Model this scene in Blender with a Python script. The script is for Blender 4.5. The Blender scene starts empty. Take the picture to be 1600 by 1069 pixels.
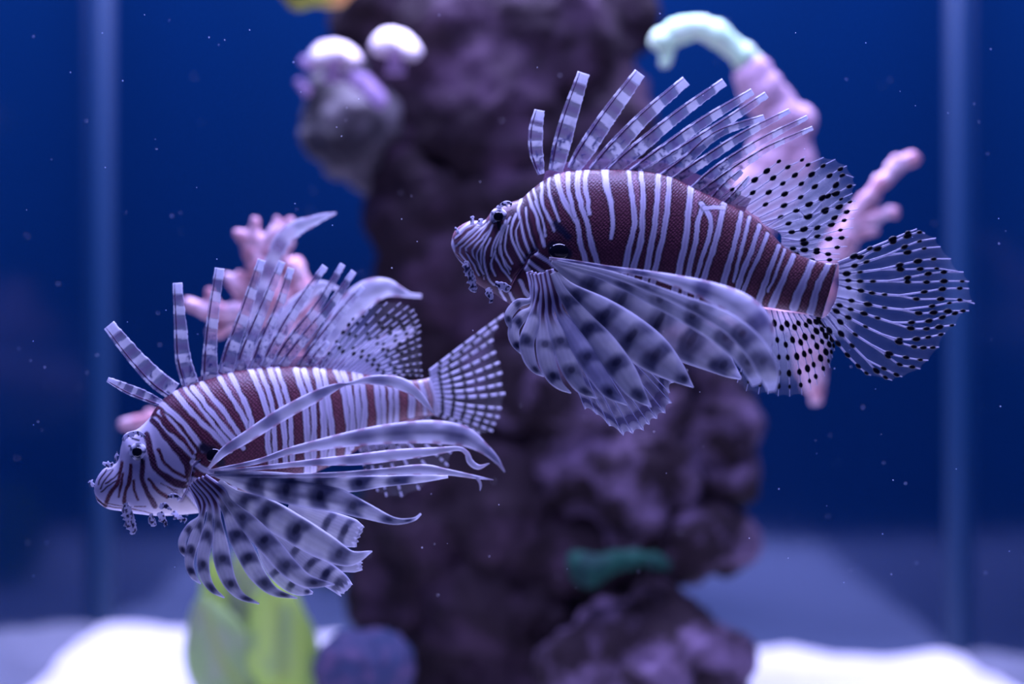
import bpy, math, random
import numpy as np
from mathutils import Vector

random.seed(7); np.random.seed(7)
scene = bpy.context.scene
C = scene.collection

# ------------------------------------------------------------------ camera, world, light
K = 0.0004                       # metres per photo pixel in the plane of the fish
FPX = 50.0 / 36.0 * 1600.0       # focal length in photo pixels
D0 = FPX * K                     # distance camera -> fish plane (y = 0)
cam_d = bpy.data.cameras.new('camera'); cam = bpy.data.objects.new('camera', cam_d); C.objects.link(cam)
cam.location = (0, -D0, 0); cam.rotation_euler = (math.pi/2, 0, 0)
cam_d.lens = 50; cam_d.sensor_width = 36; cam_d.clip_start = 0.01
cam_d.dof.use_dof = True; cam_d.dof.focus_distance = D0 - 0.018; cam_d.dof.aperture_fstop = 1.6
scene.camera = cam
scene.view_settings.view_transform = 'Standard'; scene.view_settings.look = 'None'
scene.view_settings.exposure = 0.12; scene.view_settings.gamma = 1.0
try: scene.view_settings.use_curve_mapping = False
except Exception: pass
scene.cycles.use_denoising = True
scene.cycles.transparent_max_bounces = 32
scene.cycles.max_bounces = 8
world = bpy.data.worlds.new('world'); scene.world = world; world.use_nodes = True
bg = world.node_tree.nodes['Background']; bg.inputs[0].default_value = (0.03, 0.07, 0.5, 1); bg.inputs[1].default_value = 0.22

def area_lamp(name, loc, rot, sx, sy, power, color):
    l = bpy.data.lights.new(name, 'AREA'); l.shape = 'RECTANGLE'; l.size = sx; l.size_y = sy
    l.energy = power; l.color = color
    o = bpy.data.objects.new(name, l); C.objects.link(o); o.location = loc; o.rotation_euler = rot
    return o
area_lamp('aquarium_lamp_front_offscreen', (0.02, -0.045, 0.86), (0, 0, 0), 0.90, 0.18, 21.0, (0.41, 0.41, 1.0))
area_lamp('aquarium_lamp_back_offscreen', (0.02, 0.40, 0.80), (0, 0, 0), 0.90, 0.16, 36.0, (0.49, 0.50, 1.0))

# ------------------------------------------------------------------ helpers
def W(px, py, y):
    """photo pixel + depth y (metres behind the fish plane) -> world point(s)"""
    px = np.asarray(px, float); py = np.asarray(py, float); y = np.asarray(y, float)
    d = (D0 + y) / FPX
    return np.stack([(px - 800.0) * d, y + 0*px, (534.5 - py) * d], -1)

def cr(pts, n, uniform=True):
    """Catmull-Rom resample of a list of tuples to n rows, evenly spaced in the first two columns"""
    p = np.asarray(pts, float)
    if len(p) == 2:
        t = np.linspace(0, 1, n)[:, None]; return p[0]*(1-t) + p[1]*t
    q = np.vstack([2*p[0]-p[1], p, 2*p[-1]-p[-2]])
    out = []
    for i in range(1, len(q)-2):
        t = np.linspace(0, 1, 24, endpoint=False)[:, None]
        a, b, c, d = q[i-1], q[i], q[i+1], q[i+2]
        out.append(0.5*(2*b + (c-a)*t + (2*a-5*b+4*c-d)*t**2 + (3*b-a-3*c+d)*t**3))
    out = np.vstack(out + [p[-1:]])
    if not uniform: 
        idx = np.linspace(0, len(out)-1, n); i0 = np.clip(idx.astype(int), 0, len(out)-2); f = (idx-i0)[:, None]
        return out[i0]*(1-f) + out[i0+1]*f
    s = np.concatenate([[0], np.cumsum(np.hypot(*(np.diff(out[:, :2], axis=0).T)))])
    t = np.linspace(0, s[-1], n)
    return np.stack([np.interp(t, s, out[:, k]) for k in range(out.shape[1])], -1)

def plen(pts):
    p = np.asarray(pts, float)[:, :2]; return float(np.hypot(*np.diff(p, axis=0).T).sum())

def sstep(a, b, x): 
    t = np.clip((x-a)/(b-a), 0, 1); return t*t*(3-2*t)

def vnoise(x, y, seed=0.0):
    """cheap smooth value noise on numpy arrays, about 0..1"""
    def h(i, j): 
        v = np.sin(i*127.1 + j*311.7 + seed*74.7)*43758.5453; return v - np.floor(v)
    xi, yi = np.floor(x), np.floor(y); xf, yf = x-xi, y-yi
    u, v = xf*xf*(3-2*xf), yf*yf*(3-2*yf)
    return (h(xi, yi)*(1-u)+h(xi+1, yi)*u)*(1-v) + (h(xi, yi+1)*(1-u)+h(xi+1, yi+1)*u)*v

def link(name, me, mat, parent=None):
    o = bpy.data.objects.new(name, me); C.objects.link(o)
    if mat is not None: me.materials.append(mat)
    if parent is not None:            # parts are built in world space: undo the parent's own transform
        o.parent = parent; o.matrix_parent_inverse = world_of(parent).inverted()
    return o

def world_of(o):
    m = o.matrix_basis.copy()
    return m if o.parent is None else world_of(o.parent) @ o.matrix_parent_inverse @ m

def mesh_obj(name, V, F, mat, parent=None, col=None, alpha=None, uv=None, smooth=True):
    me = bpy.data.meshes.new(name)
    me.from_pydata([tuple(v) for v in np.asarray(V)], [], [tuple(int(k) for k in f) for f in F])
    if smooth: me.polygons.foreach_set('use_smooth', [True]*len(me.polygons))
    if col is not None:
        a = me.attributes.new('tint', 'FLOAT_COLOR', 'POINT')
        al = np.ones(len(col)) if alpha is None else np.asarray(alpha)
        a.data.foreach_set('color', np.column_stack([col, np.ones(len(col))]).astype(np.float32).ravel())
        b = me.attributes.new('cover', 'FLOAT', 'POINT'); b.data.foreach_set('value', al.astype(np.float32))
    if uv is not None:
        c = me.attributes.new('skin_uv', 'FLOAT_VECTOR', 'POINT')
        c.data.foreach_set('vector', np.column_stack([uv, np.zeros(len(uv))]).astype(np.float32).ravel())
    me.update()
    return link(name, me, mat, parent)

def empty(name, loc):
    o = bpy.data.objects.new(name, None); C.objects.link(o); o.location = loc; o.empty_display_size = 0.02
    return o

def tag(o, label=None, cat=None, group=None, kind=None):
    if label: o['label'] = label
    if cat: o['category'] = cat
    if group: o['group'] = group
    if kind: o['kind'] = kind
    return o

# ------------------------------------------------------------------ materials
def nmat(name):
    m = bpy.data.materials.new(name); m.use_nodes = True; nt = m.node_tree; nt.nodes.clear()
    out = nt.nodes.new('ShaderNodeOutputMaterial')
    return m, nt, out
def node(nt, t, **kw):
    n = nt.nodes.new(t)
    for k, v in kw.items():
        if k.startswith('in_'): n.inputs[int(k[3:])].default_value = v
        else: setattr(n, k, v)
    return n
def principled(nt, **kw):
    p = nt.nodes.new('ShaderNodeBsdfPrincipled')
    for k, v in kw.items(): p.inputs[k.replace('_', ' ')].default_value = v
    return p
L = lambda nt, a, b: nt.links.new(a, b)

def mat_skin():
    m, nt, out = nmat('lionfish_skin')
    a = node(nt, 'ShaderNodeAttribute', attribute_name='tint')
    u = node(nt, 'ShaderNodeAttribute', attribute_name='skin_uv')
    br = node(nt, 'ShaderNodeTexVoronoi', feature='F1'); br.inputs['Scale'].default_value = 26.0; br.inputs['Randomness'].default_value = 0.32
    L(nt, u.outputs['Vector'], br.inputs['Vector'])
    mr = node(nt, 'ShaderNodeMapRange'); mr.inputs[1].default_value = 0.10; mr.inputs[2].default_value = 0.62; mr.inputs[3].default_value = 1.5; mr.inputs[4].default_value = 0.62
    L(nt, br.outputs['Distance'], mr.inputs[0])
    sat = node(nt, 'ShaderNodeAttribute', attribute_name='cover')
    mixf = node(nt, 'ShaderNodeMix', data_type='FLOAT'); L(nt, sat.outputs['Fac'], mixf.inputs[0]); mixf.inputs[2].default_value = 1.0; L(nt, mr.outputs[0], mixf.inputs[3])
    mul = node(nt, 'ShaderNodeVectorMath', operation='SCALE'); L(nt, a.outputs['Color'], mul.inputs[0]); L(nt, mixf.outputs[0], mul.inputs['Scale'])
    bump = node(nt, 'ShaderNodeBump'); bump.inputs['Strength'].default_value = 0.35; bump.inputs['Distance'].default_value = 0.0005
    inv = node(nt, 'ShaderNodeMath', operation='MULTIPLY'); L(nt, mixf.outputs[0], inv.inputs[0]); inv.inputs[1].default_value = 1.0
    L(nt, inv.outputs[0], bump.inputs['Height'])
    p = principled(nt, Roughness=0.42); L(nt, mul.outputs[0], p.inputs['Base Color']); L(nt, bump.outputs[0], p.inputs['Normal'])
    p.inputs['Specular IOR Level'].default_value = 0.35
    L(nt, p.outputs[0], out.inputs[0]); return m

def mat_fin(name='fin_membrane', rough=0.38, transl=0.45):
    m, nt, out = nmat(name)
    a = node(nt, 'ShaderNodeAttribute', attribute_name='tint'); c = node(nt, 'ShaderNodeAttribute', attribute_name='cover')
    p = principled(nt, Roughness=rough); L(nt, a.outputs['Color'], p.inputs['Base Color']); p.inputs['Specular IOR Level'].default_value = 0.4
    t = node(nt, 'ShaderNodeBsdfTranslucent'); L(nt, a.outputs['Color'], t.inputs[0])
    mx = node(nt, 'ShaderNodeMixShader', in_0=transl); L(nt, p.outputs[0], mx.inputs[1]); L(nt, t.outputs[0], mx.inputs[2])
    tr = node(nt, 'ShaderNodeBsdfTransparent')
    m2 = node(nt, 'ShaderNodeMixShader'); L(nt, c.outputs['Fac'], m2.inputs[0]); L(nt, tr.outputs[0], m2.inputs[1]); L(nt, mx.outputs[0], m2.inputs[2])
    L(nt, m2.outputs[0], out.inputs[0]); return m

def mat_simple(name, col, rough=0.5, spec=0.5, noise=None, bump=0.0, bscale=60):
    m, nt, out = nmat(name)
    p = principled(nt, Roughness=rough); p.inputs['Specular IOR Level'].default_value = spec
    p.inputs['Base Color'].default_value = (*col, 1)
    if noise:
        sc, col2, lo, hi = noise
        tc = node(nt, 'ShaderNodeTexCoord')
        n = node(nt, 'ShaderNodeTexNoise'); n.inputs['Scale'].default_value = sc; n.inputs['Detail'].default_value = 5; n.inputs['Roughness'].default_value = 0.6
        L(nt, tc.outputs['Object'], n.inputs['Vector'])
        r = node(nt, 'ShaderNodeMapRange'); r.inputs[1].default_value = lo; r.inputs[2].default_value = hi; L(nt, n.outputs[0], r.inputs[0])
        mx = node(nt, 'ShaderNodeMix', data_type='RGBA'); L(nt, r.outputs[0], mx.inputs[0]); mx.inputs[6].default_value = (*col, 1); mx.inputs[7].default_value = (*col2, 1)
        L(nt, mx.outputs[2], p.inputs['Base Color'])
    if bump:
        tc = node(nt, 'ShaderNodeTexCoord')
        n = node(nt, 'ShaderNodeTexNoise'); n.inputs['Scale'].default_value = bscale; n.inputs['Detail'].default_value = 6
        L(nt, tc.outputs['Object'], n.inputs['Vector'])
        b = node(nt, 'ShaderNodeBump'); b.inputs['Strength'].default_value = bump; b.inputs['Distance'].default_value = 0.004
        L(nt, n.outputs[0], b.inputs['Height']); L(nt, b.outputs[0], p.inputs['Normal'])
    L(nt, p.outputs[0], out.inputs[0]); return m

M_SKIN = mat_skin(); M_FIN = mat_fin(); M_RAY = mat_fin('fin_ray', 0.35, 0.25)
M_BLACK = mat_simple('eye_black', (0.003, 0.003, 0.006), 0.08, 0.6)
M_BACK = mat_simple('blue_glass', (0.0006, 0.0110, 0.043), 0.09, 1.0)
M_SIDE = M_BACK
for _m, _i in ((M_BACK, 2.15),):
    for _n in _m.node_tree.nodes:
        if _n.type == 'BSDF_PRINCIPLED': _n.inputs['IOR'].default_value = _i; _n.inputs['Specular IOR Level'].default_value = 0.5; _n.inputs['Specular Tint'].default_value = (0.55, 0.68, 1.0, 1)
M_SEAL = mat_simple('silicone_seal', (0.002, 0.024, 0.070), 0.4, 0.5)
M_SAND = mat_simple('white_coral_sand', (0.92, 0.90, 0.88), 0.9, 0.1, noise=(160, (0.80, 0.76, 0.74), 0.45, 0.7), bump=0.5, bscale=220)
M_ROCK = mat_simple('reef_rock', (0.020, 0.012, 0.016), 0.85, 0.15, noise=(18, (0.070, 0.040, 0.066), 0.47, 0.72), bump=0.8, bscale=70)
M_GREY = mat_simple('grey_crusted_rock', (0.045, 0.042, 0.045), 0.85, 0.15, noise=(26, (0.22, 0.20, 0.20), 0.42, 0.68), bump=0.8, bscale=70)
M_PALE = mat_simple('encrusted_rock', (0.020, 0.012, 0.016), 0.85, 0.15, noise=(24, (0.21, 0.145, 0.23), 0.46, 0.70), bump=0.8, bscale=70)

# ------------------------------------------------------------------ the tank
YB = 0.711; XL, XR = -0.464, 0.504; ZF, ZT = -0.37, 0.52; YF = -0.14
def box(name, lo, hi, mat, parent=None):
    x0, y0, z0 = lo; x1, y1, z1 = hi
    V = [(x0,y0,z0),(x1,y0,z0),(x1,y1,z0),(x0,y1,z0),(x0,y0,z1),(x1,y0,z1),(x1,y1,z1),(x0,y1,z1)]
    F = [(0,3,2,1),(4,5,6,7),(0,1,5,4),(1,2,6,5),(2,3,7,6),(3,0,4,7)]
    return mesh_obj(name, V, F, mat, parent, smooth=False)
tag(box('wall_back', (XL-0.012, YB, ZF-0.012), (XR+0.012, YB+0.012, ZT), M_BACK), kind='structure')
tag(box('wall_left', (XL-0.012, YF, ZF-0.012), (XL, YB, ZT), M_SIDE), kind='structure')
tag(box('wall_right', (XR, YF, ZF-0.012), (XR+0.012, YB, ZT), M_SIDE), kind='structure')
tag(box('floor', (XL, YF, ZF-0.012), (XR, YB, ZF), M_SIDE), kind='structure')
def seal(name, x, sx):
    V, F = [], []
    n = 6
    for z in (ZF, ZT):
        V.append((x, YB, z))
        for k in range(n+1):
            a = k/n*math.pi/2; r = 0.016
            # concave fillet between the two panes
            V.append((x + sx*r*(1-math.sin(a)), YB - r*(1-math.cos(a)), z))
    m = n+2
    for k in range(1, n+1): F.append((k, k+1, m+k+1, m+k) if sx > 0 else (k+1, k, m+k, m+k+1))
    return tag(mesh_obj(name, V, F, M_SEAL), kind='structure')
seal('trim_1', XL, 1); seal('trim_2', XR, -1)

def sand():
    nx, ny = 150, 130
    xs = np.linspace(XL+0.0005, XR-0.0005, nx); ys = np.linspace(YF+0.01, YB-0.0005, ny)
    X, Y = np.meshgrid(xs, ys)
    Z = -0.322 - 0.022*(X-XL)/(XR-XL) + 0.022*(vnoise(X*7+3, Y*6+1)-0.5) + 0.010*(vnoise(X*19, Y*19, 3)-0.5) + 0.003*(vnoise(X*70, Y*70, 5)-0.5)
    Z += 0.016*np.exp(-((X+0.33)**2+(Y-0.55)**2)/0.006)
    V = np.stack([X, Y, Z], -1).reshape(-1, 3)
    F = [(j*nx+i, j*nx+i+1, (j+1)*nx+i+1, (j+1)*nx+i) for j in range(ny-1) for i in range(nx-1)]
    # a skirt down to the tank floor so that the bed has depth
    b = len(V); edge = [i for i in range(nx)]
    V = np.vstack([V, np.stack([X[0], Y[0], 0*X[0]+ZF], -1)])
    F += [(i+1, i, b+i, b+i+1) for i in range(nx-1)]
    o = mesh_obj('sand_bed', V, F, M_SAND)
    tag(o, 'bright white coral sand covering the tank bottom', 'sand', kind='stuff')
sand()

# ------------------------------------------------------------------ reef rocks and corals
_tex = {}
def clouds(scale, depth=3):
    k = (scale, depth)
    if k not in _tex:
        t = bpy.data.textures.new('clouds', 'CLOUDS'); t.noise_scale = scale; t.noise_depth = depth; _tex[k] = t
    return _tex[k]
def ico(sub):
    import bmesh
    bm = bmesh.new(); bmesh.ops.create_icosphere(bm, subdivisions=sub, radius=1.0)
    V = np.array([v.co[:] for v in bm.verts]); F = [tuple(v.index for v in f.verts) for f in bm.faces]; bm.free()
    return V, F
ICO2, ICO3 = ico(2), ico(3)
def blobs(name, lumps, mat, voxel=0.006, disp=((0.06, 0.030), (0.022, 0.012)), parent=None, anis=1.0):
    """union of spheres at (px, py, depth_mm, r_px), voxel-remeshed and roughened"""
    V, F = [], []; n = 0
    for (x, y, d, r) in lumps:
        c = W(x, y, d/1000.0); s = (D0 + d/1000.0)/FPX*r
        v = ICO2[0]*s*np.array([1, anis, 1]) + c
        V.append(v); F += [tuple(k+n for k in f) for f in ICO2[1]]; n += len(v)
    o = mesh_obj(name, np.vstack(V), F, mat, parent)
    m = o.modifiers.new('fuse', 'REMESH'); m.mode = 'VOXEL'; m.voxel_size = voxel; m.use_smooth_shade = True
    for (sc, st) in disp:
        q = o.modifiers.new('rough', 'DISPLACE'); q.texture = clouds(sc); q.strength = st; q.mid_level = 0.5; q.texture_coords = 'GLOBAL'
    return o
R = lambda *a: a
PILLAR = tag(empty('reef_pillar', tuple(W(820, 1050, 0.43))), 'tall dark pillar of knobbly purple-brown live rock standing on the sand', 'rock')
def rock(lumps, label, mat=M_ROCK, **kw):
    o = blobs('boulder', lumps, mat, parent=PILLAR, **kw); o['label'] = label; return o
rock([R(700,60,430,125), R(850,70,440,150), R(950,10,440,85), R(610,20,430,95), R(780,180,430,150), R(910,190,450,120), R(640,150,440,95), R(610,230,440,70), R(620,100,410,50)],
     'large dark rock forming the top of the reef pillar')
rock([R(545,210,400,70), R(525,160,410,52), R(575,265,408,42), R(535,115,410,48), R(600,190,420,60)], 'pale encrusted bulging rock under the white mushroom corals', M_GREY, disp=((0.05, 0.034), (0.02, 0.012)))
rock([R(670,330,430,110), R(800,330,440,140), R(900,340,440,130), R(690,420,430,110), R(800,470,430,120), R(930,470,450,110), R(610,340,430,50), R(690,540,440,80), R(640,500,440,60)],
     'brownish dark rock in the waist of the reef pillar behind the higher lionfish')
rock([R(800,590,420,100), R(920,600,420,130), R(1040,650,410,105), R(1110,660,400,80), R(1000,740,400,120), R(1130,740,400,62), R(900,720,420,110)],
     'pinkish rough rock on the broad shoulder of the pillar below the higher lionfish', M_PALE, disp=((0.06, 0.040), (0.022, 0.018)))
rock([R(1080,830,380,70), R(1140,850,380,50), R(1050,860,390,60)], 'lavender crusted rock jutting out low on the right shoulder of the pillar', M_PALE, disp=((0.05, 0.030), (0.02, 0.014)))
rock([R(700,730,430,110), R(790,790,430,130), R(660,830,430,110), R(900,850,440,120), R(620,920,430,80), R(760,930,430,120), R(860,960,440,100), R(690,1030,430,90), R(800,1050,430,90), R(620,660,450,70)],
     'dark hollowed rock at the foot of the pillar behind the lower lionfish', disp=((0.06, 0.044), (0.022, 0.016)))
rock([R(960,1000,350,70), R(1050,1010,350,80), R(1120,1040,345,60), R(900,1050,350,70), R(1020,940,355,40), R(1000,1090,350,100)],
     'knobbly purple rock lying on the sand at the pillar foot', M_PALE, disp=((0.04, 0.03), (0.016, 0.012)))


M_PINK = mat_simple('pink_coral', (0.62, 0.30, 0.32), 0.8, 0.2, noise=(70, (0.88, 0.64, 0.68), 0.42, 0.66))
M_PINKS = mat_simple('pink_sponge', (0.62, 0.40, 0.46), 0.8, 0.2, noise=(14, (0.55, 0.16, 0.16), 0.56, 0.74))
M_MINT = mat_simple('mint_coral', (0.60, 1.0, 0.52), 0.7, 0.2, noise=(50, (0.85, 1.0, 0.70), 0.4, 0.7))
M_CREAM = mat_simple('cream_coral', (0.95, 0.85, 0.80), 0.8, 0.2, noise=(40, (0.75, 0.6, 0.66), 0.5, 0.75))
M_LILAC = mat_simple('lilac_polyp', (0.40, 0.28, 0.44), 0.8, 0.2, noise=(50, (0.65, 0.45, 0.6), 0.4, 0.7))
M_LIME = mat_simple('lime_coral', (0.30, 0.42, 0.05), 0.8, 0.2, noise=(22, (0.75, 0.35, 0.12), 0.45, 0.65))
M_TEAL = mat_simple('dark_green_algae', (0.004, 0.05, 0.03), 0.8, 0.2, noise=(40, (0.004, 0.02, 0.02), 0.45, 0.65))
M_BLUE = mat_simple('blue_dome_coral', (0.03, 0.04, 0.09), 0.8, 0.2, noise=(60, (0.09, 0.06, 0.12), 0.45, 0.65), bump=0.5, bscale=120)
def along(lines, k=0.55, jit=0.14):
    out = []
    for pts in lines:
        n = max(2, int(plen(pts)/(np.mean([p[3] for p in pts])*k)))
        for q in cr(pts, n):
            out.append((q[0]+random.uniform(-jit, jit)*q[3], q[1]+random.uniform(-jit, jit)*q[3], q[2], q[3]*random.uniform(1-jit, 1+jit)))
    return out
def coral(name, parts, mat, label, base, voxel=0.0022, disp=((0.012, 0.005),), partname='branch'):
    o = tag(empty(name, tuple(W(base[0], base[1], base[2]/1000))), label, 'coral')
    for lines in parts: blobs(partname, along(lines), mat, voxel, disp, parent=o)
    return o
def B(*p): return list(p)
coral('branching_coral', [
  [B((640,640,350,22),(560,645,290,22),(480,610,220,22),(440,530,190,24),(425,470,180,26),(412,420,175,25)), B((470,520,200,26),(470,460,190,24),(462,420,185,20))],
  [B((412,425,175,20),(390,390,172,15),(374,366,170,11)), B((405,410,173,18),(400,372,171,13),(397,347,170,10)), B((415,410,173,20),(428,370,171,13),(432,343,170,9)), B((425,415,174,18),(446,375,172,12),(453,346,171,8))],
  [B((430,500,185,20),(390,480,178,19),(350,490,174,15),(310,482,172,12),(293,474,171,9)), B((345,488,174,11),(332,470,172,9),(326,456,171,7))],
  [B((410,480,178,18),(385,460,175,16),(368,445,173,11),(357,431,172,8)), B((395,465,175,14),(390,445,173,10),(392,430,172,7)), B((378,455,175,12),(376,438,173,8),(374,424,172,6)), B((372,500,176,12),(345,515,178,12),(330,522,178,9))],
  [B((480,612,220,16),(380,640,215,14),(280,655,210,13),(215,662,208,11),(192,664,208,9)), B((260,655,210,11),(235,646,208,7))]],
  M_PINK, 'pink finger-branched coral behind the raised fins of the paler lionfish', (640, 640, 350))
coral('knobbly_coral', [
  [B((1040,540,390,30),(1120,515,330,28),(1205,495,275,28),(1262,480,252,28),(1290,420,245,26),(1318,370,240,20))],
  [B((1318,365,240,18),(1345,325,236,15),(1375,288,233,14),(1402,262,231,13),(1425,248,230,11)), B((1395,265,231,11),(1399,250,230,8))],
  [B((1312,372,240,16),(1350,348,237,13),(1380,334,235,12),(1395,330,234,11))],
  [B((1306,384,242,16),(1335,366,238,13),(1362,360,236,11))],
  [B((1262,485,255,26),(1266,545,258,26),(1270,595,260,18),(1276,625,262,11))]],
  M_PINK, 'pale pink knobbly coral branch reaching up behind the dotted tail', (1040, 540, 390), disp=((0.010, 0.006),))
coral('pink_sponge', [[B((1070,430,420,36),(1140,385,370,40),(1185,320,325,46),(1212,265,300,46),(1222,215,290,42),(1205,160,285,36),(1178,122,280,32)), B((1222,215,290,36),(1245,190,285,28)), B((1240,250,290,38),(1215,290,300,42))]],
  M_PINKS, 'smooth pink sponge rising behind the dorsal spines of the red-brown lionfish', (1070, 430, 420), disp=((0.05, 0.014),), partname='sponge_body')
coral('mint_coral', [[B((1180,102,278,18),(1160,90,276,20),(1140,72,274,21),(1118,50,272,20),(1090,44,272,18),(1062,50,272,18),(1040,58,272,20),(1025,68,272,16)), B((1042,62,272,16),(1040,80,272,14),(1038,96,272,11))]],
  M_MINT, 'pale mint green coral arching from the tip of the pink sponge', (1185, 110, 278), disp=((0.02, 0.006),))
coral('lime_coral', [[B((440,-30,330,26),(475,-12,330,30),(505,-8,330,28),(540,-22,330,26))]], M_LIME, 'lime and orange coral hanging at the top edge of the pillar', (490, -20, 360), disp=((0.02, 0.006),), partname='coral_mass')
coral('polyp_cluster', [[B((548,118,325,13),(566,130,323,15),(580,142,322,15),(592,158,322,14))], [B((470,128,325,10),(478,138,325,13))], [B((476,96,327,10),(484,104,327,10))]], M_LILAC, 'cluster of small lilac polyps under the white mushroom corals', (570, 150, 340), disp=((0.012, 0.006),), partname='polyp')
coral('algae_tuft', [[B((905,880,330,22),(925,892,328,26),(950,878,328,18),(1000,872,328,14),(1040,880,330,12))]], M_TEAL, 'dark green algae tuft in a hollow low on the pillar', (950, 890, 345), partname='tuft')
coral('dome_coral', [[B((548,1045,330,60),(592,1045,330,62)), B((565,1090,334,58),(585,1108,336,56))]], M_BLUE, 'rounded dull blue dome coral at the foot of the pillar', (570, 1130, 334), disp=((0.010, 0.005),), partname='dome')

def mushroom(cx, cy, d, rx, ry, seed, label, bend=0.0):
    o = tag(empty('mushroom_coral', tuple(W(cx, cy+ry, d/1000))), label, 'coral', 'white mushroom corals on the pillar')
    s = (D0+d/1000)/FPX; c = W(cx, cy, d/1000)
    V, F = [], []; nr, na = 14, 48
    prof = [(0.02, 0.55), (0.25, 0.60), (0.5, 0.50), (0.75, 0.26), (0.93, -0.02), (1.0, -0.22), (0.95, -0.36), (0.8, -0.36), (0.55, -0.22), (0.3, -0.12), (0.05, -0.1)]
    for (r, z) in prof:
        for k in range(na):
            a = 2*math.pi*k/na; w = 1+0.10*r*math.sin(a*5+seed)+0.05*r*math.sin(a*11+seed*2)
            V.append((c[0]+r*w*rx*s*math.cos(a), c[1]+r*w*rx*s*0.9*math.sin(a), c[2]+(z*ry*1.5+0.10*ry*r*math.sin(a*4+seed)-bend*ry*math.cos(a)*r)*s))
    n = len(prof)
    F = [(i*na+k, i*na+(k+1) % na, (i+1)*na+(k+1) % na, (i+1)*na+k) for i in range(n-1) for k in range(na)]
    F += [tuple(range(na-1, -1, -1)), tuple(range((n-1)*na, n*na))]
    mesh_obj('cap', V, F, M_CREAM, o)
    V, F = [], []
    for (r, z) in ((0.32, 0.0), (0.26, -0.5), (0.30, -1.0), (0.42, -1.6)):
        for k in range(20):
            a = 2*math.pi*k/20; V.append((c[0]+r*rx*s*math.cos(a), c[1]+(0.4*ry*(-z)+r*rx*math.sin(a))*s, c[2]+z*ry*s))
    F = [(i*20+(k+1) % 20, i*20+k, (i+1)*20+k, (i+1)*20+(k+1) % 20) for i in range(3) for k in range(20)]
    mesh_obj('stalk', V, F, M_LILAC, o)
mushroom(520, 86, 322, 42, 24, 0.4, 'white domed mushroom coral nearest the outer edge of the pillar')
mushroom(617, 70, 325, 39, 26, 2.1, 'white mushroom coral with a drooping rim set further in on the pillar', 0.25)

# ------------------------------------------------------------------ generic soft-body builders
def blade(name, parent, pts, colfn, mat=None, n=None, m=9, thick=1.0, quill=None, quill_r=1.4, tilt=0.0, cup=0.0, serr=None, jag=0.0):
    """thin closed blade along a centre line. pts: (x, y, width, depth_mm) in photo pixels.
    quill: place of the stiff ray across the blade (-1..1). colfn(t, v, s, x, y) -> rgb, cover"""
    Lp = plen(pts); n = n or max(14, int(Lp/2.2))
    c = cr(pts, n); t = np.linspace(0, 1, n)
    tan = np.gradient(c[:, :2], axis=0); tan /= np.maximum(np.hypot(tan[:, 0], tan[:, 1]), 1e-6)[:, None]
    nor = np.stack([-tan[:, 1], tan[:, 0]], -1)
    v = np.linspace(-1, 1, m)
    w = np.maximum(c[:, 2], 0.6)
    P = c[:, None, :2] + nor[:, None, :]*(v[None, :, None]*w[:, None, None]/2)
    if serr is not None:           # pulled-in end between the ray tips
        k, amp = serr
        P = P + tan[:, None, :]*(amp*(np.abs(np.cos(v*math.pi*k/2))[None, :]-0.5)*sstep(0.8, 1, t)[:, None])[:, :, None]
    if jag:
        e = (vnoise(t*Lp/3.0, t*0+2.0, Lp)-0.5)*jag
        P[:, -1] += nor*e[:, None]; P[:, 0] -= nor*(np.roll(e, 7))[:, None]*0.3
    dep = c[:, 3][:, None]/1000 + K*(tilt*v[None, :]*w[:, None]/2 + cup*(v[None, :]**2-0.4)*w[:, None]/2)
    th = thick*(1-0.85*v**6)[None, :]*np.minimum(1, w/6)[:, None]
    if quill is not None: th = th + quill_r*np.exp(-((v[None, :]-quill)/0.22)**2)*(1-0.75*t[:, None])
    x = np.concatenate([P[:, :, 0], P[:, ::-1, 0]], 1); y = np.concatenate([P[:, :, 1], P[:, ::-1, 1]], 1)
    d = np.concatenate([dep-th*K, (dep+th*K)[:, ::-1]], 1)
    V = W(x, y, d).reshape(-1, 3)
    vv = np.broadcast_to(np.concatenate([v, v[::-1]]), x.shape); tt = np.broadcast_to(t[:, None], x.shape)
    rgb, al = colfn(tt.ravel(), vv.ravel(), tt.ravel()*Lp, x.ravel(), y.ravel())
    q = 2*m
    F = [(i*q+j, i*q+(j+1) % q, (i+1)*q+(j+1) % q, (i+1)*q+j) for i in range(n-1) for j in range(q)]
    F += [tuple(range(q-1, -1, -1)), tuple(range((n-1)*q, n*q))]
    return mesh_obj(name, V, F, mat or M_FIN, parent, rgb, al)

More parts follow.
